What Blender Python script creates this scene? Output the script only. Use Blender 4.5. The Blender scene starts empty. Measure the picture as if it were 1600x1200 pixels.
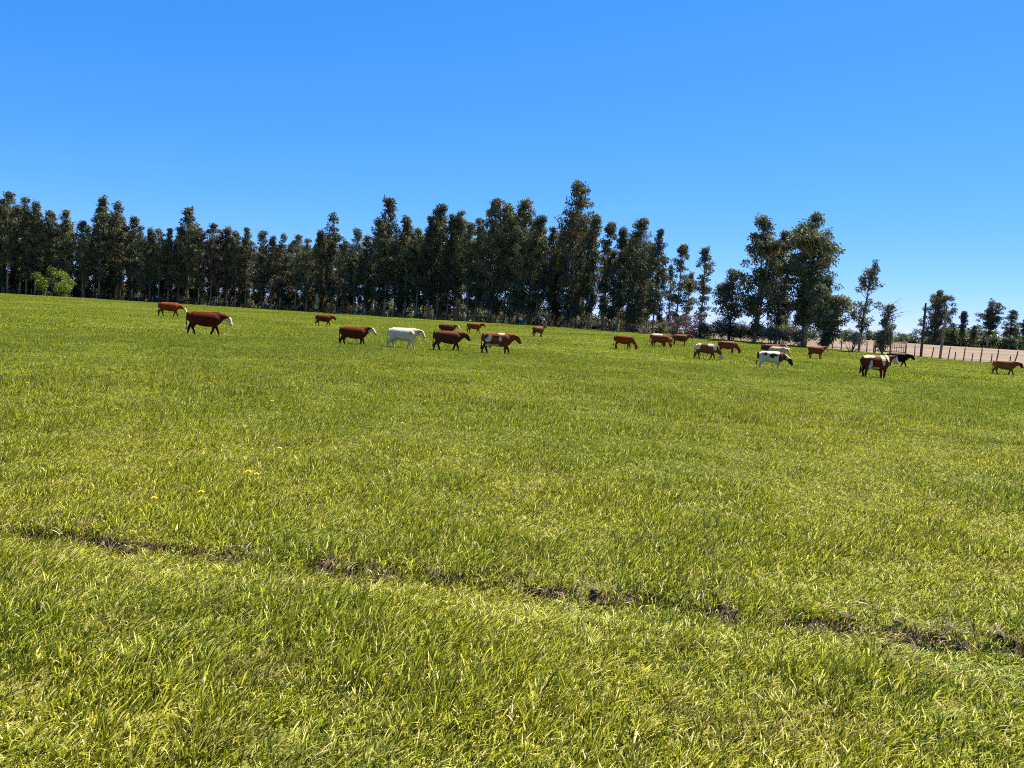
import bpy, bmesh, math, random
import numpy as np
from mathutils import Vector, Matrix

R = math.radians
rng = np.random.default_rng(7)
random.seed(7)
scene = bpy.context.scene
COL = scene.collection

# ------------------------------------------------------------------ camera, world, sun, exposure
CAM_H = 2.1
F_PX = 1200.0                       # focal length in pixels of the 1600 px wide photograph
PITCH = R(4.87)
ROLL = R(3.43)
fwd = Vector((0, math.cos(PITCH), -math.sin(PITCH)))
up0 = Vector((0, math.sin(PITCH), math.cos(PITCH)))
rt0 = Vector((1, 0, 0))
rt = rt0 * math.cos(ROLL) + up0 * math.sin(ROLL)
up = up0 * math.cos(ROLL) - rt0 * math.sin(ROLL)
cam_data = bpy.data.cameras.new('camera')
cam_data.sensor_width = 36.0
cam_data.lens = 36.0 * F_PX / 1600.0
cam_data.clip_start = 0.1
cam_data.clip_end = 30000.0
cam = bpy.data.objects.new('camera', cam_data)
COL.objects.link(cam)
m = Matrix.Identity(4)
for i in range(3):
    m[i][0] = rt[i]; m[i][1] = up[i]; m[i][2] = -fwd[i]
m[2][3] = CAM_H
cam.matrix_world = m
scene.camera = cam

SUN_AZ, SUN_EL = R(46), R(57)       # azimuth clockwise from the viewing direction
world = bpy.data.worlds.new('World')
scene.world = world
world.use_nodes = True
wn = world.node_tree.nodes; wl = world.node_tree.links
wn.clear()
sky = wn.new('ShaderNodeTexSky'); sky.sky_type = 'NISHITA'; sky.sun_disc = False
sky.sun_elevation = SUN_EL; sky.sun_rotation = SUN_AZ
sky.altitude = 300; sky.air_density = 0.7; sky.dust_density = 0.0; sky.ozone_density = 10.0
sep = wn.new('ShaderNodeSeparateColor'); comb = wn.new('ShaderNodeCombineColor')       # one even tone curve for the whole sky
for ch, (gam, gain) in enumerate(((1.25, 0.21), (0.70, 0.535), (0.6, 0.99))):
    pw = wn.new('ShaderNodeMath'); pw.operation = 'POWER'; pw.inputs[1].default_value = gam
    ml = wn.new('ShaderNodeMath'); ml.operation = 'MULTIPLY'; ml.inputs[1].default_value = gain
    wl.new(sep.outputs[ch], pw.inputs[0]); wl.new(pw.outputs[0], ml.inputs[0]); wl.new(ml.outputs[0], comb.inputs[ch])
bg = wn.new('ShaderNodeBackground'); bg.inputs['Strength'].default_value = 0.12
wo = wn.new('ShaderNodeOutputWorld')
wl.new(sky.outputs[0], sep.inputs[0]); wl.new(comb.outputs[0], bg.inputs[0]); wl.new(bg.outputs[0], wo.inputs[0])

sun_l = bpy.data.lights.new('sun', 'SUN')
sun_l.energy = 5.0; sun_l.angle = R(0.53); sun_l.color = (1.0, 0.93, 0.80)
sun = bpy.data.objects.new('sun', sun_l); COL.objects.link(sun)
sdir = Vector((math.sin(SUN_AZ) * math.cos(SUN_EL), math.cos(SUN_AZ) * math.cos(SUN_EL), math.sin(SUN_EL)))
sun.rotation_euler = sdir.to_track_quat('Z', 'Y').to_euler()

vs = scene.view_settings
vs.view_transform = 'Standard'; vs.look = 'None'; vs.exposure = 1.78; vs.gamma = 1.0
vs.use_curve_mapping = False
scene.render.engine = 'CYCLES'
cy = scene.cycles
cy.max_bounces = 6; cy.diffuse_bounces = 3; cy.glossy_bounces = 2; cy.transmission_bounces = 4
cy.transparent_max_bounces = 6
cy.use_denoising = False
cy.pixel_filter_type = 'BLACKMAN_HARRIS'; cy.filter_width = 1.05
scene.render.film_transparent = False

# ------------------------------------------------------------------ geometry of the place
def sstep(a, b, x):
    t = np.clip((np.asarray(x, float) - a) / (b - a), 0, 1)
    return t * t * (3 - 2 * t)

def ray(px, py):
    d = fwd + rt * ((px - 800) / F_PX) - up * ((py - 600) / F_PX)
    return d

def azim(px, py):
    d = ray(px, py)
    return math.atan2(d.x, d.y)

def hor(px):                        # picture row of the horizon
    return 497.6 + (px - 800) * 0.06

def az_of(px):
    return azim(px, hor(px))

_lp = [-500, -100, 0, 400, 800, 1000, 1100, 1250, 1390, 1450, 1600, 2200]
_ld = [200, 195, 190, 185, 152, 136, 127, 115, 108, 112, 110, 105]
_la = [0.9, 0.9, 0.95, 0.75, 1.0, 0.85, 0.75, 0.6, 0.35, 0.1, 0.0, 0.0]
_laz = [az_of(p) for p in _lp]
def dline(az): return np.interp(az, _laz, _ld)
def aline(az): return np.interp(az, _laz, _la)

# cheap smooth value noise (numpy), used for ground, grass and coats
_perm = rng.permutation(512)
_val = rng.random(512)
def _h(ix, iy, iz=0):
    return _val[_perm[(_perm[(_perm[ix & 511] + iy) & 511] + iz) & 511]]
def vnoise(x, y):
    x = np.asarray(x, float); y = np.asarray(y, float)
    ix = np.floor(x).astype(int); iy = np.floor(y).astype(int)
    fx = x - ix; fy = y - iy
    fx = fx * fx * (3 - 2 * fx); fy = fy * fy * (3 - 2 * fy)
    a = _h(ix, iy); b = _h(ix + 1, iy); c = _h(ix, iy + 1); d = _h(ix + 1, iy + 1)
    return (a + (b - a) * fx) * (1 - fy) + (c + (d - c) * fx) * fy
def vnoise3(p):
    i = np.floor(p).astype(int); f = p - i; f = f * f * (3 - 2 * f)
    r = 0
    for dx in (0, 1):
        for dy in (0, 1):
            for dz in (0, 1):
                w = (f[:, 0] if dx else 1 - f[:, 0]) * (f[:, 1] if dy else 1 - f[:, 1]) * (f[:, 2] if dz else 1 - f[:, 2])
                r = r + w * _h(i[:, 0] + dx, i[:, 1] + dy, i[:, 2] + dz)
    return r
def fbm(x, y, o=3):
    s = 0; a = 0.5
    for k in range(o):
        s = s + a * vnoise(x * 2 ** k + 17.3 * k, y * 2 ** k + 5.1 * k); a *= 0.5
    return s

def T_base(x, y):
    x = np.asarray(x, float); y = np.asarray(y, float)
    r = np.hypot(x, y); az = np.arctan2(x, y)
    dl = dline(az)
    z = aline(az) * sstep(48, dl * 0.97, r)
    right = sstep(az_of(1150), az_of(1350), az)
    z = z + right * 1.45 * sstep(150, 390, r)
    z = z + 0.10 * (vnoise(x / 17.0, y / 17.0) - 0.5) * sstep(10, 25, r)
    z = z + 0.05 * (vnoise(x / 2.1 + 9, y / 2.1) - 0.5) * sstep(2.5, 5, r) * (1 - sstep(30, 60, r))
    return z

def hit(px, py, T=T_base):
    d = ray(px, py)
    t = CAM_H / max(-d.z, 1e-3)
    t = min(t, 400)
    for _ in range(40):
        z = float(T(d.x * t, d.y * t))
        if d.z > -1e-4: break
        tn = (z - CAM_H) / d.z
        t = t + 0.7 * (tn - t)
    return Vector((d.x * t, d.y * t, z))

# the rut: its line on the ground
_rp = [(-700, 752), (-300, 790), (0, 826), (110, 838), (205, 850), (300, 862), (400, 874), (500, 886), (580, 893), (640, 900), (710, 906),
       (800, 914), (880, 922), (950, 932), (1020, 942), (1100, 955), (1200, 970), (1300, 976), (1400, 990),
       (1470, 998), (1560, 1005), (1640, 1014), (1900, 1045), (2400, 1110)]
RUT = np.array([[hit(a, b).x, hit(a, b).y] for a, b in _rp])
def rut_d(x, y):
    """signed distance to the rut (positive on the far side) and length along it"""
    x = np.asarray(x, float).ravel(); y = np.asarray(y, float).ravel()
    best = np.full(x.shape, 1e9); sg = np.zeros(x.shape); ss = np.zeros(x.shape); acc = 0
    for (ax, ay), (bx, by) in zip(RUT[:-1], RUT[1:]):
        ex, ey = bx - ax, by - ay; L2 = ex * ex + ey * ey; L = math.sqrt(L2)
        t = np.clip(((x - ax) * ex + (y - ay) * ey) / L2, 0, 1)
        dx = x - (ax + t * ex); dy = y - (ay + t * ey)
        dd = np.hypot(dx, dy); s = np.sign(ex * dy - ey * dx)
        u = dd < best
        best = np.where(u, dd, best); sg = np.where(u, s, sg); ss = np.where(u, acc + t * L, ss); acc += L
    return best * sg, ss

_rs = np.concatenate([[0], np.cumsum(np.hypot(*(RUT[1:] - RUT[:-1]).T))])
_rx = [p[0] for p in _rp]
_bare = [(-700, .4), (-100, .4), (0, .4), (40, .5), (60, .7), (130, .7), (200, .85), (240, .7), (270, .45), (330, .45), (380, .55), (420, .15), (465, .2), (490, .75), (560, .85), (610, .7), (650, .35), (680, .75), (715, .8),
         (735, .3), (780, .6), (800, .2), (825, .8), (870, .8), (905, .35), (930, .75), (1020, .8), (1045, .35), (1100, .4), (1125, .75), (1155, .6), (1175, .3), (1205, .8), (1270, .9), (1330, .8), (1365, .3), (1390, .7), (1440, .85), (1500, .8), (1540, .3), (1580, .85), (1620, .9), (1800, .4), (2400, .5)]
def bare(s):
    x = np.interp(s, _rs, _rx)
    return np.interp(x, [p[0] for p in _bare], [p[1] for p in _bare]) * (0.75 + 0.5 * vnoise(s * 6, s * 0 + .5))
def rut_wob(s):
    return (vnoise(s * 2.3, s * 0 + 3.3) - 0.5) * 0.16 + (vnoise(s * 7.0, s * 0 + 8.3) - 0.5) * 0.06
def T(x, y):
    sh = np.shape(x)
    z = np.asarray(T_base(x, y), float).ravel()
    xx = np.asarray(x, float).ravel(); yy = np.asarray(y, float).ravel()
    near = np.hypot(xx, yy) < 40
    if near.any():
        d, s = rut_d(xx[near], yy[near])
        d = d + rut_wob(s)
        k = 0.55 + 0.6 * sstep(0.2, 0.9, bare(s))
        dip = -0.062 * k * sstep(-0.75, -0.10, d) * (1 - sstep(-0.03, 0.075, d))
        lip = 0.028 * k * sstep(-0.03, 0.075, d) * (1 - sstep(0.1, 0.9, d))
        clod = 0.03 * (vnoise(xx[near] * 13, yy[near] * 13) - 0.5) * np.exp(-(d / 0.16) ** 2)
        z[near] += dip + lip + clod
    return z.reshape(sh) if sh else float(z[0])

# ------------------------------------------------------------------ helpers
def mesh_np(name, verts, faces_quads=None, faces_tris=None, smooth=False):
    me = bpy.data.meshes.new(name)
    verts = np.asarray(verts, np.float32)
    fq = np.zeros((0, 4), int) if faces_quads is None else np.asarray(faces_quads, int).reshape(-1, 4)
    ft = np.zeros((0, 3), int) if faces_tris is None else np.asarray(faces_tris, int).reshape(-1, 3)
    nl = len(fq) * 4 + len(ft) * 3
    me.vertices.add(len(verts)); me.vertices.foreach_set('co', verts.ravel())
    me.loops.add(nl); me.loops.foreach_set('vertex_index', np.concatenate([fq.ravel(), ft.ravel()]).astype(np.int32))
    me.polygons.add(len(fq) + len(ft))
    st = np.concatenate([np.arange(len(fq)) * 4, len(fq) * 4 + np.arange(len(ft)) * 3]).astype(np.int32)
    me.polygons.foreach_set('loop_start', st)
    if smooth: me.polygons.foreach_set('use_smooth', np.ones(len(st), bool))
    me.update(calc_edges=True); me.validate()
    return me

def fattr(me, name, data):
    a = me.attributes.new(name, 'FLOAT', 'POINT'); a.data.foreach_set('value', np.asarray(data, np.float32))
def cattr(me, name, data):
    a = me.attributes.new(name, 'FLOAT_COLOR', 'POINT')
    d = np.ones((len(data), 4), np.float32); d[:, :3] = data
    a.data.foreach_set('color', d.ravel())

def add(name, me, mat=None, parent=None, loc=(0, 0, 0), **tags):
    o = bpy.data.objects.new(name, me)
    COL.objects.link(o)
    if mat is not None and me is not None and len(me.materials) == 0: me.materials.append(mat)
    o.parent = parent; o.location = loc
    for k, v in tags.items():
        if v is not None: o[k] = v
    return o

def empty(name, loc=(0, 0, 0), rz=0, scale=1.0, **tags):
    o = add(name, None, None, None, loc, **tags)
    o.rotation_euler = (0, 0, rz); o.scale = (scale,) * 3 if not hasattr(scale, '__len__') else scale
    o.empty_display_size = 0.2
    return o

class MB:
    def __init__(s): s.v = []; s.q = []; s.t = []; s.n = 0
    def put(s, v, q=(), t=()):
        s.v.append(np.asarray(v, float)); b = s.n
        if len(q): s.q.append(np.asarray(q, int) + b)
        if len(t): s.t.append(np.asarray(t, int) + b)
        s.n += len(v)
    def tube(s, pts, rad, seg=6, rad2=None, upv=None, cap=True):
        """lofted tube; rad / rad2 = half sizes along the two section axes"""
        pts = np.asarray(pts, float); n = len(pts)
        rad = np.broadcast_to(np.asarray(rad, float), (n,)); r2 = rad if rad2 is None else np.broadcast_to(np.asarray(rad2, float), (n,))
        tg = np.gradient(pts, axis=0); tg /= np.linalg.norm(tg, axis=1)[:, None] + 1e-9
        uv = np.array(upv if upv is not None else ((0, 0, 1) if abs(tg[:, 2]).mean() < .8 else (1, 0, 0)), float)
        a = np.cross(tg, uv); a /= np.linalg.norm(a, axis=1)[:, None] + 1e-9       # side
        b = np.cross(a, tg)                                                          # up
        th = np.linspace(0, 2 * math.pi, seg, endpoint=False)
        V = pts[:, None, :] + rad[:, None, None] * np.sin(th)[None, :, None] * b[:, None, :] + r2[:, None, None] * np.cos(th)[None, :, None] * a[:, None, :]
        V = V.reshape(-1, 3)
        q = []
        for i in range(n - 1):
            for j in range(seg):
                k = (j + 1) % seg
                q.append((i * seg + j, i * seg + k, (i + 1) * seg + k, (i + 1) * seg + j))
        t = []
        if cap:
            V = np.vstack([V, pts[0], pts[-1]]); c0 = n * seg; c1 = c0 + 1
            for j in range(seg):
                k = (j + 1) % seg
                t.append((c0, k, j)); t.append((c1, (n - 1) * seg + j, (n - 1) * seg + k))
        s.put(V, q, t)
    def box(s, c, h, rot=None):
        v = np.array([[x, y, z] for x in (-1, 1) for y in (-1, 1) for z in (-1, 1)], float) * np.asarray(h)
        if rot is not None: v = v @ np.array(rot).T
        s.put(v + np.asarray(c), [(0, 1, 3, 2), (4, 6, 7, 5), (0, 4, 5, 1), (2, 3, 7, 6), (0, 2, 6, 4), (1, 5, 7, 3)])
    def mesh(s, name, smooth=True):
        return mesh_np(name, np.vstack(s.v), np.vstack(s.q) if s.q else None, np.vstack(s.t) if s.t else None, smooth)

# ------------------------------------------------------------------ materials
def newmat(name):
    mt = bpy.data.materials.new(name); mt.use_nodes = True
    nt = mt.node_tree; nt.nodes.clear()
    out = nt.nodes.new('ShaderNodeOutputMaterial')
    return mt, nt, out
def N(nt, typ, **kw):
    n = nt.nodes.new(typ)
    for k, v in kw.items():
        if k.startswith('i_'):
            key = k[2:]; key = int(key) if key.isdigit() else key.replace('_', ' ')
            n.inputs[key].default_value = v
        else: setattr(n, k, v)
    return n
def ramp(nt, fac, stops):
    r = nt.nodes.new('ShaderNodeValToRGB'); e = r.color_ramp.elements
    while len(e) < len(stops): e.new(0.5)
    for el, (p, c) in zip(e, stops): el.position = p; el.color = (*c, 1)
    nt.links.new(fac, r.inputs[0]); return r
def mixc(nt, fac, a, b, mode='MIX'):
    n = nt.nodes.new('ShaderNodeMix'); n.data_type = 'RGBA'; n.blend_type = mode
    for sock, v in ((n.inputs[0], fac), (n.inputs[6], a), (n.inputs[7], b)):
        if hasattr(v, 'is_linked'): nt.links.new(v, sock)
        elif isinstance(v, (int, float)): sock.default_value = v
        else: sock.default_value = (*v, 1)
    return n.outputs[2]
def maprange(nt, v, a, b, c=0.0, d=1.0):
    n = nt.nodes.new('ShaderNodeMapRange'); n.interpolation_type = 'SMOOTHSTEP'
    nt.links.new(v, n.inputs[0])
    for i, x in enumerate((a, b, c, d)): n.inputs[i + 1].default_value = x
    return n.outputs[0]
def wnoise(nt, scale, detail=2.0, rough=0.5, vec=None, off=(0, 0, 0), sc=(1, 1, 1)):
    if vec is None:
        g = nt.nodes.new('ShaderNodeNewGeometry'); vec = g.outputs['Position']
    mp = nt.nodes.new('ShaderNodeMapping'); mp.inputs['Location'].default_value = off; mp.inputs['Scale'].default_value = sc
    nt.links.new(vec, mp.inputs[0])
    n = nt.nodes.new('ShaderNodeTexNoise'); n.inputs['Scale'].default_value = scale
    n.inputs['Detail'].default_value = detail; n.inputs['Roughness'].default_value = rough
    nt.links.new(mp.outputs[0], n.inputs['Vector']); return n.outputs['Fac']

def field_tint(nt):
    """patches of yellower, greener and drier pasture, in ground coordinates"""
    a = wnoise(nt, 0.33, 4, 0.6)
    b = wnoise(nt, 0.07, 3, 0.55, off=(31, 7, 0))
    c = wnoise(nt, 1.5, 3, 0.6, off=(3, 17, 0))
    return a, b, c

def leaf_shader(nt, out, col, trans=0.45, gloss=0.06, rough=0.4, tcol=None):
    d = N(nt, 'ShaderNodeBsdfDiffuse'); t = N(nt, 'ShaderNodeBsdfTranslucent'); g = N(nt, 'ShaderNodeBsdfGlossy')
    g.inputs['Roughness'].default_value = rough; g.inputs['Color'].default_value = (0.9, 0.95, 1, 1)
    nt.links.new(col, d.inputs[0]); nt.links.new(tcol if tcol is not None else col, t.inputs[0])
    m1 = N(nt, 'ShaderNodeMixShader'); m1.inputs[0].default_value = trans
    m2 = N(nt, 'ShaderNodeMixShader'); m2.inputs[0].default_value = gloss
    nt.links.new(d.outputs[0], m1.inputs[1]); nt.links.new(t.outputs[0], m1.inputs[2])
    nt.links.new(m1.outputs[0], m2.inputs[1]); nt.links.new(g.outputs[0], m2.inputs[2])
    nt.links.new(m2.outputs[0], out.inputs[0])

def make_grass_mat(name):
    mt, nt, out = newmat(name)
    at = N(nt, 'ShaderNodeAttribute', attribute_name='rnd')
    a, b, c = field_tint(nt)
    green = ramp(nt, at.outputs['Fac'], [(0.0, (0.030, 0.048, 0.005)), (0.30, (0.105, 0.145, 0.010)), (0.60, (0.300, 0.340, 0.022)),
                                          (0.86, (0.450, 0.470, 0.050)), (0.93, (0.60, 0.52, 0.20)), (1.0, (0.74, 0.66, 0.42))])
    yel = ramp(nt, at.outputs['Fac'], [(0.0, (0.050, 0.050, 0.005)), (0.30, (0.165, 0.185, 0.010)), (0.62, (0.480, 0.490, 0.026)),
                                        (0.86, (0.62, 0.57, 0.08)), (0.93, (0.68, 0.56, 0.22)), (1.0, (0.76, 0.66, 0.42))])
    f = maprange(nt, a, 0.32, 0.58)
    col = mixc(nt, f, green.outputs[0], yel.outputs[0])
    f2 = maprange(nt, b, 0.45, 0.65, 0.0, 0.55)
    col = mixc(nt, f2, col, green.outputs[0])
    f3 = maprange(nt, c, 0.52, 0.72, 0.0, 0.6)
    col = mixc(nt, f3, col, mixc(nt, at.outputs['Fac'], (0.06, 0.05, 0.012), (0.46, 0.38, 0.11)))
    gp = N(nt, 'ShaderNodeNewGeometry'); ln = N(nt, 'ShaderNodeVectorMath', operation='LENGTH'); nt.links.new(gp.outputs['Position'], ln.inputs[0])
    wob = N(nt, 'ShaderNodeMath', operation='MULTIPLY_ADD'); nt.links.new(b, wob.inputs[0]); wob.inputs[1].default_value = 44.0; nt.links.new(ln.outputs['Value'], wob.inputs[2])
    lush = ramp(nt, at.outputs['Fac'], [(0.0, (0.026, 0.043, 0.004)), (0.35, (0.140, 0.190, 0.008)), (0.70, (0.370, 0.430, 0.022)), (0.9, (0.36, 0.38, 0.08)), (1.0, (0.60, 0.55, 0.32))])
    col = mixc(nt, maprange(nt, wob.outputs[0], 24, 60, 0.08, 0.85), col, lush.outputs[0])     # lusher, wetter pasture farther out
    leaf_shader(nt, out, col, 0.42, 0.010, 0.55)
    return mt
M_GRASS = make_grass_mat('grass_blades')

def make_straw_mat():
    mt, nt, out = newmat('dead_straw')
    at = N(nt, 'ShaderNodeAttribute', attribute_name='rnd')
    r = ramp(nt, at.outputs['Fac'], [(0, (0.12, 0.075, 0.04)), (0.5, (0.34, 0.24, 0.11)), (1, (0.62, 0.52, 0.33))])
    leaf_shader(nt, out, r.outputs[0], 0.25, 0.04)
    return mt
M_STRAW = make_straw_mat()

def make_ground_mat():
    mt, nt, out = newmat('pasture_ground')
    a, b, c = field_tint(nt)
    fine = wnoise(nt, 9.0, 5, 0.65)
    g1 = ramp(nt, fine, [(0.25, (0.050, 0.050, 0.014)), (0.5, (0.115, 0.120, 0.024)), (0.75, (0.20, 0.19, 0.05))])
    y1 = ramp(nt, fine, [(0.25, (0.080, 0.070, 0.020)), (0.5, (0.17, 0.155, 0.032)), (0.75, (0.28, 0.24, 0.08))])
    col = mixc(nt, maprange(nt, a, 0.40, 0.62), g1.outputs[0], y1.outputs[0])
    col = mixc(nt, maprange(nt, b, 0.45, 0.62, 0, 0.65), col, g1.outputs[0])
    soil = ramp(nt, wnoise(nt, 22.0, 5, 0.7), [(0.25, (0.032, 0.020, 0.010)), (0.5, (0.095, 0.063, 0.033)), (0.78, (0.22, 0.155, 0.09))])
    s = N(nt, 'ShaderNodeAttribute', attribute_name='soil')
    sm = N(nt, 'ShaderNodeMath', operation='ADD'); nt.links.new(s.outputs['Fac'], sm.inputs[0])
    sn = wnoise(nt, 6.0, 3, 0.6); nt.links.new(maprange(nt, sn, 0.3, 0.7, -0.25, 0.25), sm.inputs[1])
    col = mixc(nt, maprange(nt, sm.outputs[0], 0.3, 0.7), col, soil.outputs[0])
    lit = N(nt, 'ShaderNodeAttribute', attribute_name='litter')
    litc = ramp(nt, wnoise(nt, 1.3, 5, 0.7), [(0.3, (0.05, 0.038, 0.025)), (0.55, (0.12, 0.095, 0.055)), (0.75, (0.12, 0.15, 0.05))])
    col = mixc(nt, lit.outputs['Fac'], col, litc.outputs[0])
    d = N(nt, 'ShaderNodeBsdfPrincipled'); d.inputs['Roughness'].default_value = 0.95
    d.inputs['Specular IOR Level'].default_value = 0.1
    nt.links.new(col, d.inputs['Base Color'])
    bp = N(nt, 'ShaderNodeBump'); bp.inputs['Strength'].default_value = 0.7; bp.inputs['Distance'].default_value = 0.03
    nt.links.new(wnoise(nt, 30.0, 5, 0.7), bp.inputs['Height']); nt.links.new(bp.outputs[0], d.inputs['Normal'])
    nt.links.new(d.outputs[0], out.inputs[0])
    return mt
M_GROUND = make_ground_mat()

def simple(name, stops, scale=4.0, rough=0.85, sc=(1, 1, 1), bump=0.0, obj=True, objrand=0.0, bscale=None):
    mt, nt, out = newmat(name)
    vec = None
    if obj: vec = N(nt, 'ShaderNodeTexCoord').outputs['Object']
    n = wnoise(nt, scale, 5, 0.65, vec=vec, sc=sc)
    r = ramp(nt, n, stops); col = r.outputs[0]
    if objrand:
        oi = N(nt, 'ShaderNodeObjectInfo')
        hsv = N(nt, 'ShaderNodeHueSaturation'); nt.links.new(col, hsv.inputs['Color'])
        nt.links.new(maprange(nt, oi.outputs['Random'], 0, 1, 1 - objrand, 1 + objrand), hsv.inputs['Value'])
        col = hsv.outputs[0]
    d = N(nt, 'ShaderNodeBsdfPrincipled'); d.inputs['Roughness'].default_value = rough
    d.inputs['Specular IOR Level'].default_value = 0.25
    nt.links.new(col, d.inputs['Base Color'])
    if bump:
        bp = N(nt, 'ShaderNodeBump'); bp.inputs['Strength'].default_value = bump; bp.inputs['Distance'].default_value = 0.05
        n2 = wnoise(nt, bscale or scale * 2, 5, 0.7, vec=vec, sc=sc)
        nt.links.new(n2, bp.inputs['Height']); nt.links.new(bp.outputs[0], d.inputs['Normal'])
    nt.links.new(d.outputs[0], out.inputs[0]); return mt

M_BARK = simple('eucalyptus_bark', [(0.3, (0.11, 0.078, 0.048)), (0.5, (0.26, 0.19, 0.12)), (0.7, (0.45, 0.36, 0.25))], 1.2, 0.9, (1, 1, 0.25), 0.5, objrand=0.35)
M_TWIG = simple('shrub_twigs', [(0.3, (0.07, 0.05, 0.035)), (0.7, (0.22, 0.17, 0.12))], 6, 0.9)
M_POST = simple('weathered_post_wood', [(0.3, (0.06, 0.04, 0.028)), (0.5, (0.14, 0.095, 0.065)), (0.75, (0.26, 0.19, 0.14))], 5, 0.9, (1, 1, 0.15), 0.4)
M_PALEPOST = simple('grey_post_wood', [(0.3, (0.10, 0.09, 0.07)), (0.5, (0.20, 0.18, 0.15)), (0.75, (0.32, 0.29, 0.25))], 5, 0.9, (1, 1, 0.15), 0.4)
M_POLE = simple('creosoted_pole_wood', [(0.3, (0.028, 0.022, 0.018)), (0.7, (0.075, 0.058, 0.045))], 4, 0.85, (1, 1, 0.1), 0.3)
M_POLE2 = simple('bleached_pole_wood', [(0.3, (0.14, 0.11, 0.08)), (0.7, (0.28, 0.23, 0.17))], 4, 0.85, (1, 1, 0.1), 0.3)
M_WIRE = simple('fence_wire', [(0.3, (0.12, 0.10, 0.09)), (0.7, (0.25, 0.23, 0.21))], 3, 0.6)
M_RUST = simple('rusty_gate_iron', [(0.3, (0.10, 0.035, 0.018)), (0.5, (0.20, 0.075, 0.035)), (0.75, (0.30, 0.14, 0.075))], 3, 0.85)
M_PLOUGH = simple('ploughed_soil', [(0.40, (0.045, 0.046, 0.018)), (0.46, (0.085, 0.058, 0.034)), (0.52, (0.155, 0.104, 0.068)), (0.57, (0.085, 0.056, 0.034)), (0.63, (0.125, 0.086, 0.056))], 0.03, 0.95, (0.2, 1.3, 1), 0.6, obj=False, bscale=0.5)
M_CLOD = simple('soil_clod', [(0.3, (0.04, 0.026, 0.018)), (0.55, (0.12, 0.084, 0.06)), (0.8, (0.28, 0.22, 0.17))], 18, 0.95, bump=0.6)
M_PETAL = simple('dandelion_petals', [(0.3, (0.72, 0.48, 0.005)), (0.7, (0.80, 0.62, 0.01))], 60, 0.6)
M_STEM = simple('dandelion_stem', [(0.3, (0.14, 0.20, 0.05)), (0.7, (0.22, 0.26, 0.07))], 30, 0.6)

def foliage_mat(name, dark, mid, light, trans=0.25, gloss=0.10, objrand=0.25, hue=0.008):
    mt, nt, out = newmat(name)
    at = N(nt, 'ShaderNodeAttribute', attribute_name='rnd')
    r = ramp(nt, at.outputs['Fac'], [(0.0, dark), (0.55, mid), (1.0, light)])
    oi = N(nt, 'ShaderNodeObjectInfo')
    hsv = N(nt, 'ShaderNodeHueSaturation'); nt.links.new(r.outputs[0], hsv.inputs['Color'])
    nt.links.new(maprange(nt, oi.outputs['Random'], 0, 1, 1 - objrand, 1 + objrand), hsv.inputs['Value'])
    fr = N(nt, 'ShaderNodeMath', operation='FRACT'); mu = N(nt, 'ShaderNodeMath', operation='MULTIPLY'); mu.inputs[1].default_value = 7.31
    nt.links.new(oi.outputs['Random'], mu.inputs[0]); nt.links.new(mu.outputs[0], fr.inputs[0])
    nt.links.new(maprange(nt, fr.outputs[0], 0, 1, 0.5 - hue * 1.6, 0.5 + hue), hsv.inputs['Hue'])
    leaf_shader(nt, out, hsv.outputs[0], trans, gloss, 0.55)
    return mt
M_EUC = foliage_mat('eucalyptus_leaves', (0.036, 0.042, 0.018), (0.090, 0.096, 0.044), (0.170, 0.170, 0.092), 0.32, 0.02)
M_EUCBROWN = foliage_mat('browned_eucalyptus_leaves', (0.050, 0.040, 0.022), (0.115, 0.090, 0.052), (0.19, 0.155, 0.095), 0.30, 0.02)
M_BRIGHT = foliage_mat('bright_green_leaves', (0.045, 0.085, 0.008), (0.15, 0.23, 0.016), (0.28, 0.36, 0.035), 0.38, 0.02)
M_OLIVE = foliage_mat('olive_scrub_leaves', (0.040, 0.042, 0.018), (0.085, 0.080, 0.036), (0.14, 0.125, 0.065), 0.25, 0.05)
M_BUSH = foliage_mat('hedge_leaves', (0.030, 0.055, 0.014), (0.070, 0.105, 0.028), (0.12, 0.16, 0.05), 0.3, 0.06)
M_GREYTWIG = foliage_mat('bare_brown_twigs', (0.06, 0.045, 0.032), (0.13, 0.10, 0.075), (0.20, 0.165, 0.125), 0.1, 0.02)

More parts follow.
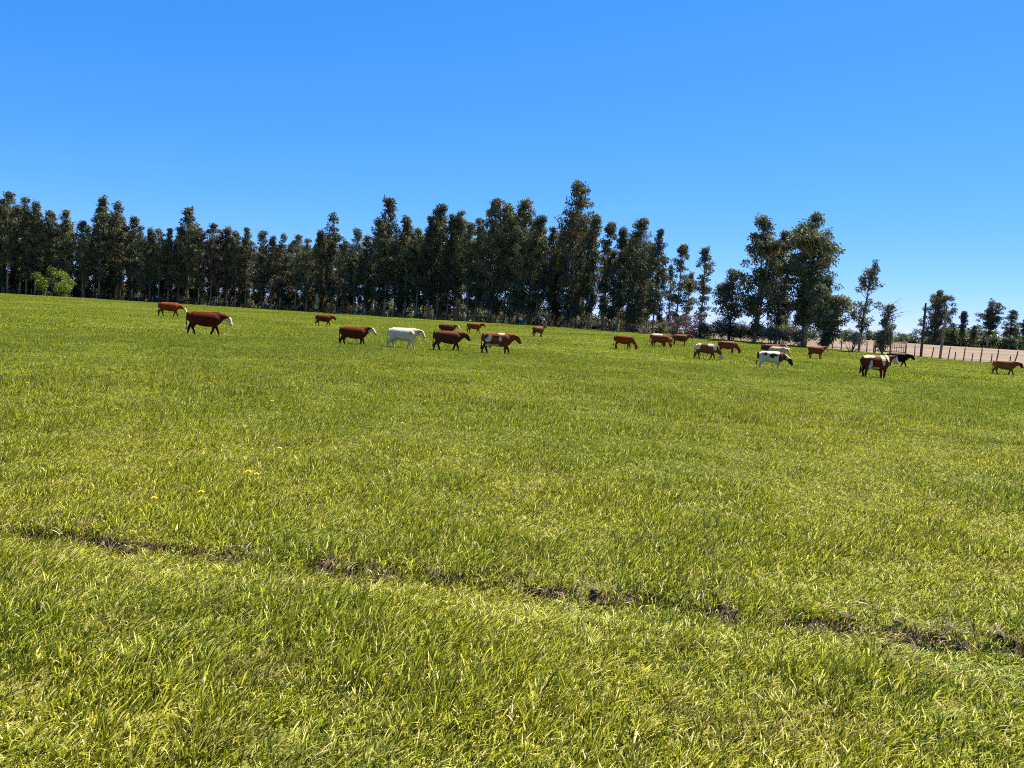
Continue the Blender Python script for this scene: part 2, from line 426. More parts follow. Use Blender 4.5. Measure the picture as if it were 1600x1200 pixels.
# ------------------------------------------------------------------ ground
def build_ground():
    rr = [0.4]
    while rr[-1] < 9000:
        r = rr[-1]
        rr.append(r * (1.09 if r < 3 else 1.0075 if r < 12 else 1.03 if r < 60 else 1.045 if r < 500 else 1.15))
    rr = np.array(rr)
    aa = np.concatenate([np.linspace(R(-44), R(44), 460), np.linspace(R(44), R(316), 60)[1:-1]])
    A, Rr = np.meshgrid(aa, rr)
    X = Rr * np.sin(A); Y = Rr * np.cos(A)
    Z = T(X, Y)
    Z = Z * (1 - sstep(900, 3000, Rr))
    nr, na = X.shape
    V = np.stack([X, Y, Z], -1).reshape(-1, 3)
    V = np.vstack([V, [[0, 0, float(T(0.0, 0.0))]]])
    i, j = np.meshgrid(np.arange(nr - 1), np.arange(na), indexing='ij')
    j2 = (j + 1) % na
    q = np.stack([i * na + j, i * na + j2, (i + 1) * na + j2, (i + 1) * na + j], -1).reshape(-1, 4)[:, ::-1]
    t = np.array([(len(V) - 1, (k + 1) % na, k) for k in range(na)])[:, ::-1]
    me = mesh_np('ground', V, q, t, True)
    soil = np.zeros(len(V)); lit = np.zeros(len(V))
    x, y = V[:, 0], V[:, 1]; r = np.hypot(x, y); az = np.arctan2(x, y)
    nm = r < 40
    d, s = rut_d(x[nm], y[nm]); d = d + rut_wob(s)
    soil[nm] = np.exp(-((d - 0.01) / 0.075) ** 2) * (0.25 + 0.95 * bare(s))
    dl = dline(az)
    lit = sstep(-1.5, 2.0, r - dl + 3 * (vnoise(x / 3, y / 3) - .5)) * (1 - sstep(az_of(1330), az_of(1400), az)) * (1 - sstep(250, 400, r - dl))
    fattr(me, 'soil', soil); fattr(me, 'litter', lit)
    return add('ground', me, M_GROUND, kind='structure')
build_ground()

# ploughed field beyond the fence on the right
def build_plough():
    az = np.linspace(az_of(1285), az_of(2300), 110)
    u = np.linspace(0, 1, 60)
    Az, U = np.meshgrid(az, u)
    inner = dline(Az) + 9 + 14 * (1 - sstep(az_of(1380), az_of(1440), Az))
    Rr = inner * (395.0 / inner) ** U
    X = Rr * np.sin(Az); Y = Rr * np.cos(Az)
    Z = T_base(X, Y) + 0.03 + 0.05 * vnoise(X / 1.5, Y / 1.5)
    n0, n1 = X.shape
    i, j = np.meshgrid(np.arange(n0 - 1), np.arange(n1 - 1), indexing='ij')
    q = np.stack([i * n1 + j, i * n1 + j + 1, (i + 1) * n1 + j + 1, (i + 1) * n1 + j], -1).reshape(-1, 4)[:, ::-1]
    add('ploughed_field', mesh_np('ploughed_field', np.stack([X, Y, Z], -1).reshape(-1, 3), q, None, True), M_PLOUGH, kind='structure')
build_plough()

# ------------------------------------------------------------------ grass
LEAN = np.array([0.85, 0.25])
def blades(n, spread, hmin, hmax, wid, seg=3, seed=0, lean=0.5, square=False, splay=0.0, droop=0.35, stalks=0.0):
    g = np.random.default_rng(seed)
    if square: bx = g.uniform(-spread, spread, n); by = g.uniform(-spread, spread, n)
    else:
        rr = spread * np.sqrt(g.random(n)); an = g.uniform(0, 2 * math.pi, n); bx = rr * np.cos(an); by = rr * np.sin(an)
    h = hmin + (hmax - hmin) * g.random(n) ** 1.3
    w = wid * g.uniform(0.6, 1.3, n)
    an = g.uniform(0, 2 * math.pi, n)
    lx = LEAN[0] * lean + np.cos(an) * g.uniform(0.1, 0.75, n) + splay * bx / max(spread, 1e-6)
    ly = LEAN[1] * lean + np.sin(an) * g.uniform(0.1, 0.75, n) + splay * by / max(spread, 1e-6)
    rnd = np.clip(np.where(g.random(n) < 0.50, g.normal(0.17, 0.12, n), g.normal(0.64, 0.18, n)), 0, 0.9)
    dry = g.random(n) < 0.06
    rnd[dry] = g.uniform(0.86, 1.0, dry.sum())
    fa = g.uniform(0, math.pi, n); sx = np.cos(fa); sy = np.sin(fa)
    st = g.random(n) < stalks
    h[st] *= 1.5; w[st] *= 0.6; lx[st] *= 0.6; ly[st] *= 0.6; rnd[st] *= 0.35
    V = []; 
    per = 2 * seg + 1
    P = np.zeros((n, per, 3))
    for k in range(seg + 1):
        t = k / seg
        L = h * t
        hx = bx + lx * L * (0.35 + 0.65 * t); hy = by + ly * L * (0.35 + 0.65 * t)
        hz = L * (1 - droop * t * t * np.clip(np.hypot(lx, ly), 0, 1.3))
        if k == seg:
            P[:, 2 * seg] = np.stack([hx, hy, hz], -1)
        else:
            ww = w * (1 - 0.55 * t) * 0.5
            P[:, 2 * k] = np.stack([hx - sx * ww, hy - sy * ww, hz], -1)
            P[:, 2 * k + 1] = np.stack([hx + sx * ww, hy + sy * ww, hz], -1)
    base = (np.arange(n) * per)[:, None]
    q = np.concatenate([base + np.array([2 * k, 2 * k + 1, 2 * k + 3, 2 * k + 2]) for k in range(seg - 1)]) if seg > 1 else None
    t = base + np.array([2 * seg - 2, 2 * seg - 1, 2 * seg])
    P[:, 0:2, 2] -= 0.02
    return P.reshape(-1, 3), q, t, np.repeat(rnd, per)

def patch(name, mat, **kw):
    v, q, t, r = blades(**kw)
    me = mesh_np(name, v, q, t, False); fattr(me, 'rnd', r); me.materials.append(mat)
    return bpy.data.objects.new(name, me)

def scatter(name, sources, pts, rot, scl, idx, label, cat):
    """one object whose points carry copies of the source tufts"""
    c = bpy.data.collections.new(name + '_tufts')
    for i, s in enumerate(sources):
        s.name = '%s_tuft_%02d' % (name, i); c.objects.link(s)
    me = bpy.data.meshes.new(name)
    me.vertices.add(len(pts)); me.vertices.foreach_set('co', np.asarray(pts, np.float32).ravel())
    a = me.attributes.new('t_rot', 'FLOAT_VECTOR', 'POINT'); a.data.foreach_set('vector', np.asarray(rot, np.float32).ravel())
    a = me.attributes.new('t_scl', 'FLOAT_VECTOR', 'POINT'); a.data.foreach_set('vector', np.asarray(scl, np.float32).ravel())
    a = me.attributes.new('t_idx', 'INT', 'POINT'); a.data.foreach_set('value', np.asarray(idx, np.int32))
    o = add(name, me, None, kind='stuff', label=label, category=cat)
    ng = bpy.data.node_groups.new(name, 'GeometryNodeTree')
    ng.interface.new_socket('Geometry', in_out='INPUT', socket_type='NodeSocketGeometry')
    ng.interface.new_socket('Geometry', in_out='OUTPUT', socket_type='NodeSocketGeometry')
    gi = ng.nodes.new('NodeGroupInput'); go = ng.nodes.new('NodeGroupOutput')
    ci = ng.nodes.new('GeometryNodeCollectionInfo'); ci.inputs[0].default_value = c
    ci.inputs['Separate Children'].default_value = True; ci.inputs['Reset Children'].default_value = True
    ip = ng.nodes.new('GeometryNodeInstanceOnPoints'); ip.inputs['Pick Instance'].default_value = True
    L = ng.links.new
    def na(nm, dt):
        n = ng.nodes.new('GeometryNodeInputNamedAttribute'); n.data_type = dt; n.inputs[0].default_value = nm
        return n.outputs[0]
    e2r = ng.nodes.new('FunctionNodeEulerToRotation')
    L(gi.outputs[0], ip.inputs['Points']); L(ci.outputs[0], ip.inputs['Instance'])
    L(na('t_idx', 'INT'), ip.inputs['Instance Index'])
    L(na('t_rot', 'FLOAT_VECTOR'), e2r.inputs[0]); L(e2r.outputs[0], ip.inputs['Rotation'])
    L(na('t_scl', 'FLOAT_VECTOR'), ip.inputs['Scale'])
    L(ip.outputs[0], go.inputs[0])
    md = o.modifiers.new('scatter', 'NODES'); md.node_group = ng
    return o

def sector(n, r0, r1, a0=-43, a1=43):
    r = np.sqrt(rng.uniform(r0 * r0, r1 * r1, n)); a = rng.uniform(R(a0), R(a1), n)
    return r * np.sin(a), r * np.cos(a)

def jgrid(step, r0, r1, a=43):
    g = np.arange(-r1, r1, step); X, Y = np.meshgrid(g, np.arange(0, r1, step))
    X = X.ravel() + rng.uniform(-.5, .5, X.size) * step * 1.1; Y = Y.ravel() + rng.uniform(-.5, .5, Y.size) * step * 1.1
    r = np.hypot(X, Y); k = (r > r0) & (r < r1) & (np.abs(np.arctan2(X, Y)) < R(a))
    return X[k], Y[k]

def build_grass():
    # near tufts, following the rut
    src = [patch('t', M_GRASS, n=38, spread=0.10, hmin=0.035, hmax=0.105, wid=0.0078, seg=4, seed=100 + i, lean=0.38, splay=0.3, stalks=0.06) for i in range(12)]
    src += [patch('t', M_GRASS, n=20, spread=0.055, hmin=0.06, hmax=0.16, wid=0.0085, seg=5, seed=130 + i, lean=0.45, splay=0.35, droop=0.40, stalks=0.10) for i in range(8)]
    x, y = sector(70000, 2.3, 20)
    d, s = rut_d(x, y); d = d + rut_wob(s)
    gap = np.exp(-((d + 0.01) / 0.042) ** 2) * sstep(0.05, 0.8, bare(s))
    keep = rng.random(len(x)) > gap * 0.70
    thin = fbm(x * 0.9 + 40, y * 0.9)
    keep &= ~((thin > 0.64) & (rng.random(len(x)) < 0.35))
    x, y, d, s = x[keep], y[keep], d[keep], s[keep]
    clump = fbm(x * 1.3, y * 1.3, 3) / 0.875
    track = np.exp(-((d + 0.42) / 0.30) ** 2)
    k = (0.62 + 0.62 * sstep(0.30, 0.72, clump)) * (1 - 0.55 * track) * (1 - 0.35 * np.exp(-((d - .03) / 0.12) ** 2))
    k *= rng.uniform(0.75, 1.25, len(x))
    n = len(x)
    tall = (clump > 0.50) & (rng.random(n) < 0.33) & (track < 0.3)
    idx = np.where(tall, rng.integers(12, 20, n), rng.integers(0, 12, n))
    rot = np.stack([rng.normal(0, 0.10, n), rng.normal(0, 0.10, n), rng.normal(0.0, 0.7, n)], -1)
    scl = np.stack([0.85 + 0.3 * k, 0.85 + 0.3 * k, k], -1)
    z = T(x, y)
    P1 = (np.stack([x, y, z], -1), rot, scl, idx)
    # mid patches
    mid = [patch('t', M_GRASS, n=620, spread=0.30, hmin=0.05, hmax=0.18, wid=0.012, seg=3, seed=200 + i, lean=0.4, square=True, stalks=0.03) for i in range(8)]
    x, y = jgrid(0.38, 17.0, 46)
    keep = rng.random(len(x)) < sstep(16.5, 20.5, np.hypot(x, y)); x, y = x[keep], y[keep]
    n = len(x); clump = fbm(x * 0.5, y * 0.5, 3) / 0.875; fine = vnoise(x * 1.7, y * 1.7)
    k = (0.6 + 0.8 * sstep(0.3, 0.7, clump)) * (0.75 + 0.5 * fine)
    P2 = (np.stack([x, y, T(x, y)], -1), np.stack([rng.normal(0, .05, n), rng.normal(0, .05, n), rng.normal(0, 0.6, n)], -1),
          np.stack([np.full(n, 1.0), np.full(n, 1.0), k], -1), 20 + rng.integers(0, 8, n))
    # far patches up to the trees
    far = [patch('t', M_GRASS, n=900, spread=1.3, hmin=0.06, hmax=0.19, wid=0.026, seg=2, seed=300 + i, lean=0.4, square=True) for i in range(6)]
    x, y = jgrid(1.65, 43.5, 200)
    r = np.hypot(x, y); az = np.arctan2(x, y)
    keep = r < dline(az) + 1.5; x, y = x[keep], y[keep]
    n = len(x); clump = fbm(x * 0.12, y * 0.12, 3) / 0.875; fine = vnoise(x * 0.6, y * 0.6)
    k = (0.6 + 0.7 * sstep(0.3, 0.7, clump)) * (0.7 + 0.6 * fine)
    P3 = (np.stack([x, y, T(x, y)], -1), np.stack([np.zeros(n), np.zeros(n), rng.normal(0, 0.6, n)], -1),
          np.stack([np.full(n, 1.0), np.full(n, 1.0), k], -1), 28 + rng.integers(0, 6, n))
    cat_ = [np.concatenate([a, b, c]) for a, b, c in zip(P1, P2, P3)]
    scatter('pasture_grass', src + mid + far, *cat_, label='yellow-green pasture grass covering the whole field', cat='grass')
    # dead straw hanging along the rut
    st = [patch('t', M_STRAW, n=16, spread=0.05, hmin=0.05, hmax=0.15, wid=0.0055, seg=4, seed=400 + i, lean=0.0, splay=1.1, droop=0.75) for i in range(6)]
    s = rng.uniform(0, 1, 900); seglen = np.hypot(*(RUT[1:] - RUT[:-1]).T); cum = np.concatenate([[0], np.cumsum(seglen)])
    S = s * cum[-1]; X = np.interp(S, cum, RUT[:, 0]); Y = np.interp(S, cum, RUT[:, 1])
    dens = bare(S); kp = rng.random(len(S)) < 0.5 * sstep(0.25, 0.8, dens); S, X, Y = S[kp], X[kp], Y[kp]
    X = X + rng.normal(0, 0.05, len(S)); Y = Y + rng.normal(0.05, 0.09, len(S))
    n = len(S)
    scatter('dead_grass', st, np.stack([X, Y, T(X, Y)], -1), np.stack([rng.normal(0, .3, n), rng.normal(0, .3, n), rng.uniform(0, 6.28, n)], -1),
            np.repeat(rng.uniform(0.6, 1.3, n)[:, None], 3, 1), rng.integers(0, 6, n), 'dry straw-coloured grass hanging over the edge of the rut', 'dead grass')
build_grass()

# ------------------------------------------------------------------ trees
def leaf_cloud(g, centers, radii, counts, ls=0.34, flat=0.8, droop=0.7, shell=0.35):
    """drooping leaves (bent quads) spread through clumps"""
    tot = int(sum(counts))
    C = np.repeat(centers, counts, 0); Rd = np.repeat(radii, counts)
    u = g.normal(size=(tot, 3)); u /= np.linalg.norm(u, axis=1)[:, None]
    rad = Rd * (shell + (1 - shell) * g.random(tot)) ** 0.8
    P = C + u * rad[:, None] * np.array([1, 1, flat])
    d = g.normal(size=(tot, 3)); d[:, 2] -= droop * 1.6; d /= np.linalg.norm(d, axis=1)[:, None]
    w = np.cross(d, g.normal(size=(tot, 3))); w /= np.linalg.norm(w, axis=1)[:, None] + 1e-9
    L = ls * g.uniform(0.6, 1.4, tot)[:, None]; W = L * 0.22
    V = np.stack([P, P + d * L * .5 + w * W, P + d * L, P + d * L * .5 - w * W], 1).reshape(-1, 3)
    q = np.arange(tot * 4).reshape(-1, 4)
    tone = np.repeat(g.random(len(counts)), counts) * 0.6 + g.random(tot) * 0.4
    return V, q, np.repeat(tone, 4)

def make_tree(seed, H, base, rmax, prof='euc', nclump=46, leaves=5200, trunk_r=0.19, lean=0.0, fork=False, crad=(0.55, 1.05), ls=0.34, up=0.75, gap=0.0, peak=0.35, dead=0):
    g = np.random.default_rng(seed)
    tb = MB()
    n = 12; tt = np.linspace(0, 1, n)
    wob = np.cumsum(g.normal(0, 0.012 * H / n * 3, (n, 2)), 0) * tt[:, None]
    ax = np.stack([wob[:, 0] + lean * H * tt ** 1.5, wob[:, 1], tt * H * 0.97], -1)
    ax[0, 2] = -0.3
    tb.tube(ax, trunk_r * (1 - tt) ** 0.8 + 0.025, 8)
    def axis(t): return np.array([np.interp(t, tt, ax[:, k]) for k in range(3)])
    axes = [(axis, 0.0)]
    if fork:
        for kf in range(fork):
            t0 = g.uniform(0.05, 0.3); an = g.uniform(0, 6.28); off = rmax * g.uniform(0.4, 0.65)
            p0 = axis(t0); hh = g.uniform(0.58, 0.94)
            ts = np.linspace(0, 1, 8)
            pts = p0 + np.stack([np.cos(an) * off * ts ** 0.8, np.sin(an) * off * ts ** 0.8, ts * (hh * H - p0[2])], -1)
            tb.tube(pts, trunk_r * 0.7 * (1 - ts) ** 0.8 + 0.02, 6)
            axes.append((lambda t, pts=pts, ts=ts, t0=t0, hh=hh: np.array([np.interp(np.clip((t - t0) / (hh - t0), 0, 1), ts, pts[:, k]) for k in range(3)]), t0))
    C = []; Rr = []
    voids = g.uniform(base, 1, 3)
    tries = 0
    while len(C) < nclump and tries < nclump * 6:
        tries += 1
        t = base + (1 - base) * g.random() ** 0.85
        if gap and min(abs(voids - t)) < gap: continue
        k = (t - base) / (1 - base)
        if prof == 'euc': pr = (sstep(0, peak, k) * 0.45 + 0.55) * (1 - sstep(peak + .2, 1.0, k) * 0.66)
        elif prof == 'round': pr = math.sqrt(max(0.03, 1 - (2 * k - 0.95) ** 2)) * (0.6 + 0.4 * k) if k > 0 else .3
        elif prof == 'column': pr = 0.85 - 0.45 * k * k
        else: pr = 1.0
        axf, t0 = axes[g.integers(len(axes))]
        if t < t0 + .05: continue
        rc = g.uniform(*crad) * (1.0 - 0.1 * k)
        an = g.uniform(0, 6.28); rad = max(0.05, rmax * float(pr) * g.random() ** 0.55 - rc * 0.35)
        p1 = axf(min(t, 0.985)); ce = p1 + np.array([math.cos(an) * rad, math.sin(an) * rad, 0])
        drop = rad * up + 0.2
        p0 = axf(max(t0, (p1[2] - drop) / H))
        mid = (p0 + ce) / 2 + np.array([math.cos(an), math.sin(an), 0.0]) * rad * 0.1
        tb.tube([p0, mid, ce], [0.05 * trunk_r / 0.19 + .01, 0.035, 0.012], 4, cap=False)
        C.append(ce); Rr.append(rc)
    for k in range(4):                               # leader tip
        C.append(axis(0.985 - 0.015 * k) + g.normal(0, 0.4, 3) - np.array([0, 0, .5 * k])); Rr.append(g.uniform(.35, .65))
    for k in range(dead):                            # bare branches
        t = g.uniform(0.6, 0.98); p0 = axis(t); an = g.uniform(-0.5, 0.6); L = g.uniform(1.5, 3)
        d = np.array([math.cos(an), math.sin(an) * .4, g.uniform(.4, 1.1)]); d /= np.linalg.norm(d)
        tb.tube([p0, p0 + d * L * .5, p0 + d * L + np.array([L * .25, 0, -.1])], [0.05, 0.04, 0.012], 4)
        for q_ in range(3):
            b0 = p0 + d * L * g.uniform(.4, .9); tb.tube([b0, b0 + g.normal(0, .4, 3)], [0.025, 0.01], 3)
    C = np.array(C); Rr = np.array(Rr)
    w = Rr ** 2; cnt = np.maximum(8, (leaves * w / w.sum())).astype(int)
    V, q, rnd = leaf_cloud(g, C, Rr, cnt, ls)
    cm = mesh_np('crown', V, q); fattr(cm, 'rnd', rnd)
    tm = tb.mesh('trunk'); tm.materials.append(M_BARK)
    return tm, cm, H

FRNT = [make_tree(520 + i, 24.0, 0.17 + 0.06 * (i % 3), 2.3 + 0.3 * (i % 4), nclump=110, leaves=6800, crad=(0.5, 1.25), ls=0.42, peak=0.35 + .1 * (i % 3)) for i in range(8)]
PLANT = [make_tree(500 + i, 24.0, 0.07 + 0.05 * (i % 3), 2.5 + 0.3 * (i % 4), nclump=105, leaves=5600, crad=(0.7, 1.3), ls=0.5, peak=0.3 + .1 * (i % 3)) for i in range(9)]
SLIM = [make_tree(540 + i, 24.0, 0.16, 2.1, nclump=75, leaves=4200, crad=(0.55, 1.1), ls=0.46, gap=0.015, peak=0.5) for i in range(4)]
FULL = [make_tree(560 + i, 26.0, 0.10, 4.1, nclump=170, leaves=10500, crad=(0.7, 1.35), ls=0.46, trunk_r=0.22, gap=0.012, peak=0.45) for i in range(4)]
BROAD = make_tree(581, 20.0, 0.20, 4.8, 'round', nclump=240, leaves=19000, ls=0.44, trunk_r=0.34, fork=3, crad=(0.7, 1.35))
TALLR = make_tree(582, 20.0, 0.10, 3.9, 'euc', nclump=190, leaves=15000, ls=0.42, trunk_r=0.28, fork=2, crad=(0.6, 1.15), gap=0.02)
DENSE = make_tree(583, 10.0, 0.02, 3.1, 'round', nclump=130, leaves=11000, trunk_r=0.16, fork=2, crad=(0.6, 1.0), ls=0.34)
DENSE2 = make_tree(584, 11.0, 0.02, 2.4, 'column', nclump=100, leaves=8000, trunk_r=0.16, fork=1, crad=(0.5, 0.95), ls=0.3)
SPARSE = make_tree(585, 14.0, 0.25, 2.0, 'euc', nclump=62, leaves=4200, trunk_r=0.15, crad=(0.4, 0.75), lean=0.05, ls=0.28, gap=0.03)
DEADTIP = make_tree(586, 7.5, 0.08, 1.7, 'euc', nclump=70, leaves=5000, trunk_r=0.11, crad=(0.35, 0.65), ls=0.24, dead=6, lean=0.06)
ROUNDF = make_tree(587, 24.0, 0.30, 4.8, 'round', nclump=120, leaves=9000, trunk_r=0.32, fork=3, crad=(0.8, 1.7), ls=0.6, gap=0.02)
COLF = make_tree(588, 24.0, 0.03, 6.3, 'euc', nclump=230, leaves=16000, trunk_r=0.35, fork=3, crad=(0.8, 1.7), ls=0.6, peak=.25)
PLUME = make_tree(589, 18.0, 0.30, 1.6, 'euc', nclump=60, leaves=4600, trunk_r=0.2, crad=(0.8, 1.2), ls=0.55, peak=.6)

_brown = {}
def tree(proto, x, y, H, rz, label, group=None, wide=1.0, mat=None, name='eucalyptus_tree', cat='tree'):
    tm, cm, h0 = proto
    s = H / h0
    o = empty(name, (x, y, float(T(x, y))), rz, (s * wide, s * wide, s), label=label, category=cat, group=group)
    mat = mat or M_EUC
    if mat is not M_EUC:
        key = (cm.name, mat.name)
        if key not in _brown: c2 = cm.copy(); c2.materials.clear(); c2.materials.append(mat); _brown[key] = c2
        cm = _brown[key]
    elif len(cm.materials) == 0: cm.materials.append(M_EUC)
    add('trunk', tm, None, o); add('crown', cm, None, o)
    return o

def top_place(px, py, d):
    dr = ray(px, py); az = math.atan2(dr.x, dr.y)
    x, y = d * math.sin(az), d * math.cos(az)
    z = CAM_H + dr.z / math.hypot(dr.x, dr.y) * d
    return x, y, z - float(T(x, y))

ROWLAB = 'slender eucalyptus of even height crowded in the long dark row behind the pasture'
ROWGRP = 'eucalyptus row behind the pasture'
FRONT = [  # picture position of the top, kind, own label
    (-60, 300, 'p', None), (-25, 305, 'p', None), (12, 296, 'p', 'tall dark eucalyptus at the far left end of the tree row'), (42, 305, 'p', None), (56, 312, 'p', None),
    (82, 325, 'p', None), (103, 323, 'p', None), (130, 342, 'p', None), (157, 299, 's', 'slim loose-topped eucalyptus rising above the left part of the row'),
    (186, 311, 's', 'thin pointed eucalyptus just right of the slim loose-topped one at left'), (208, 334, 's', None), (222, 350, 'p', None), (236, 354, 'p', None), (250, 353, 'p', None), (265, 352, 'p', None),
    (281, 352, 'p', None), (296, 316, 's', 'narrow spire-topped eucalyptus standing alone above the row over the large brown cow'), (313, 352, 'b', None), (332, 346, 'b', None), (345, 355, 'b', None),
    (357, 352, 'b', None), (371, 357, 'p', None), (387, 351, 'p', None), (412, 358, 'p', None), (427, 366, 'b', None), (441, 361, 's', None), (465, 364, 'p', None), (483, 370, 'p', None), (502, 357, 'p', None),
    (524, 328, 's', 'club-topped slim eucalyptus rising above the row left of centre'), (541, 372, 'p', None), (558, 354, 'p', None), (575, 365, 'p', None), (592, 336, 's', None),
    (609, 303, 's', 'tall slim eucalyptus with a tufted leaning top left of centre'), (622, 352, 'p', None), (640, 331, 's', 'thin eucalyptus spire right of the tufted leaning one'), (657, 352, 'p', None),
    (676, 332, 'p', None), (692, 315, 'p', 'peaked eucalyptus behind the plain dark red-brown cow'), (707, 330, 'p', None), (722, 324, 'p', None), (738, 345, 'p', None), (752, 337, 'p', None),
    (777, 305, 'f', 'broad twin-peaked eucalyptus left of the tallest tree'), (798, 312, 'p', None), (821, 306, 'f', 'full rounded eucalyptus next but one left of the tallest tree'), (848, 333, 'p', None),
    (866, 350, 'p', None), (907, 278, 'f', 'tallest eucalyptus of the row, with a pointed crown'), (930, 330, 's', None), (953, 338, 's', 'loose airy eucalyptus just right of the tallest tree'), (975, 352, 'p', None),
    (1003, 337, 'f', 'broad full-crowned eucalyptus near the right end of the row'), (1032, 352, 'p', None), (1066, 374, 's', 'small-topped eucalyptus next to last at the right end of the row'),
    (1105, 379, 's', 'airy eucalyptus with pale trunk standing last at the right end of the row')]
ORD = ['first', 'second', 'third', 'fourth', 'fifth', 'sixth', 'seventh', 'eighth', 'ninth', 'tenth', 'eleventh', 'twelfth', 'thirteenth', 'fourteenth', 'fifteenth']
SHORT = {12: 'tall far-left one', 157: 'slim loose-topped one', 186: 'thin pointed one at left', 296: 'spire-topped one', 524: 'club-topped one', 609: 'tufted leaning-topped one', 640: 'thin spire left of centre',
         692: 'peaked one left of centre', 777: 'twin-peaked one', 821: 'full rounded one', 907: 'tallest one', 953: 'loose airy one', 1003: 'broad full-crowned one', 1066: 'small-topped one', 1105: 'last one'}
ROWBACK = 'slender eucalyptus standing deeper in the long dark row, behind the front trees'
_prev, _k = None, 0
for i_, (px, py, kd, lab) in enumerate(FRONT):
    if lab: _prev, _k = SHORT[px], 0
    elif _prev:
        FRONT[i_] = (px, py, kd, '%s plain %s eucalyptus of the front row right of the %s' % (ORD[_k], 'browned' if kd == 'b' else 'dark', _prev)); _k += 1
    else:
        FRONT[i_] = (px, py, kd, 'eucalyptus at the left edge of the picture, left of the tall far-left one')
cnt = 0
for px, py, kd, lab in FRONT:
    az = azim(px, py); d = float(dline(az)) + 2.0 + random.uniform(-0.6, 1.2)
    x, y, H = top_place(px, py, d)
    pr = {'p': FRNT[cnt % 8], 'b': FRNT[cnt % 8], 's': SLIM[cnt % 4], 'f': FULL[cnt % 4]}[kd]
    tree(pr, x, y, H, random.uniform(0, 6.28), lab or ROWLAB, ROWGRP, random.uniform(0.92, 1.1) * (1.15 if kd == 's' else 1), M_EUCBROWN if kd == 'b' else None)
    cnt += 1
# trees standing deeper in the row
fa = [azim(p[0], p[1]) for p in FRONT]; fy = [p[1] for p in FRONT]
_fpx = [p[0] for p in FRONT]
for row in range(1, 6):
    px = -80.0 + row * 7
    while px < 1085:
        d0 = float(dline(az_of(px)))
        d = d0 + 2 + row * 3.6 + random.uniform(-1, 1)
        py = np.interp(px, _fpx, fy) + random.uniform(12, 42) + (8 if px > 850 else 0)
        x, y, H = top_place(px, py, d)
        if not (px > 1045 and row > 2) and not (px > 730 and row > 3):
            tree(PLANT[cnt % 9] if random.random() < .8 else SLIM[cnt % 4], x, y, H, random.uniform(0, 6.28), ROWBACK, ROWGRP, random.uniform(0.9, 1.1),
                 M_EUCBROWN if (random.random() < (0.35 if 270 < px < 560 else 0.10)) else None)
        cnt += 1
        px += 1200.0 / d0 * random.uniform(3.2, 4.8)

# separate group right of the row
def solo(proto, px, py, d, label, wide=1.0, mat=None, rz=None, group=None, name='eucalyptus_tree', cat='tree'):
    x, y, H = top_place(px, py, d)
    return tree(proto, x, y, H, random.uniform(0, 6.28) if rz is None else rz, label, group, wide, mat, name, cat)
GG = 'eucalyptus clump right of the row'
solo(DENSE2, 1148, 419, 119, 'dark bushy tree at the left edge of the separate eucalyptus clump', 1.2, group=GG)
solo(TALLR, 1196, 333, 118, 'tall pointed eucalyptus on the left of the separate clump', 1.0, rz=0.4, group=GG)
solo(PLANT[3], 1228, 356, 121, 'slim eucalyptus between the pointed and the broad tree of the clump', 1.0, group=GG)
solo(BROAD, 1276, 330, 116, 'large broad round-crowned eucalyptus in the separate clump', 1.0, rz=2.7, group=GG)
solo(DENSE, 1296, 432, 111, 'low dense dark-green tree under the broad eucalyptus', 1.0, group=GG)
solo(DENSE2, 1262, 440, 118, 'short dark tree crowded behind the low dense one', 1.1, group=GG)
solo(DENSE2, 1225, 452, 122, 'short bushy tree under the slim eucalyptus of the clump', 1.1, group=GG)
solo(SPARSE, 1356, 401, 107, 'sparse leaning young eucalyptus standing alone right of the clump', 1.05, rz=0.0)
solo(DEADTIP, 1386, 474, 104, 'small ragged tree with bare dead branch tips beside the gate', 1.0, rz=0.0)

# ------------------------------------------------------------------ shrubs
def make_shrub(seed, w, h, base, leaves=2600, ls=0.2, nclump=26, stems=7, mat=None, crad=(0.35, 0.6), trunky=False, clear=0.0, low=0.25):
    g = np.random.default_rng(seed); tb = MB(); C = []; Rr = []
    for k in range(nclump):
        an = g.uniform(0, 6.28); rr = w * 0.5 * math.sqrt(g.random()) * 0.85
        top = h * (1 - 0.45 * (rr / (w * .5)) ** 2); z = clear * h + (top - clear * h) * g.uniform(low, 0.9)
        C.append((math.cos(an) * rr, math.sin(an) * rr, z)); Rr.append(g.uniform(*crad))
    for k in range(stems):
        c = np.array(C[k % nclump]); b = np.array([c[0] * .12, c[1] * .12, -0.1])
        tb.tube([b, (b + c) / 2 + g.normal(0, .12, 3), c], [0.07 if trunky else 0.035, 0.04 if trunky else .025, 0.012], 5)
    Rr = np.array(Rr); wt = Rr ** 2; cnt = np.maximum(8, leaves * wt / wt.sum()).astype(int)
    V, q, rnd = leaf_cloud(g, np.array(C), Rr, cnt, ls, droop=0.1)
    V[:, 2] = np.maximum(V[:, 2], 0.02)
    cm = mesh_np('foliage', V, q); fattr(cm, 'rnd', rnd); cm.materials.append(mat)
    tm = tb.mesh('stems'); tm.materials.append(M_TWIG)
    return tm, cm
def shrub(pr, x, y, s, label, group=None, name='shrub', rz=None):
    o = empty(name, (x, y, float(T(x, y))), random.uniform(0, 6.28) if rz is None else rz, s, label=label, category='shrub', group=group)
    add('stem', pr[0], None, o); add('foliage', pr[1], None, o); return o
def base_place(px, d):
    az = az_of(px); return d * math.sin(az), d * math.cos(az)
S_BRIGHT = make_shrub(715, 7.8, 6.2, 0, 4200, 0.34, 22, 8, M_BRIGHT, (0.6, 1.3), low=0.0)
x, y = base_place(88, 183); shrub(S_BRIGHT, x, y, 1.05, 'bright green bush at the foot of the tree row at left', name='green_bush')
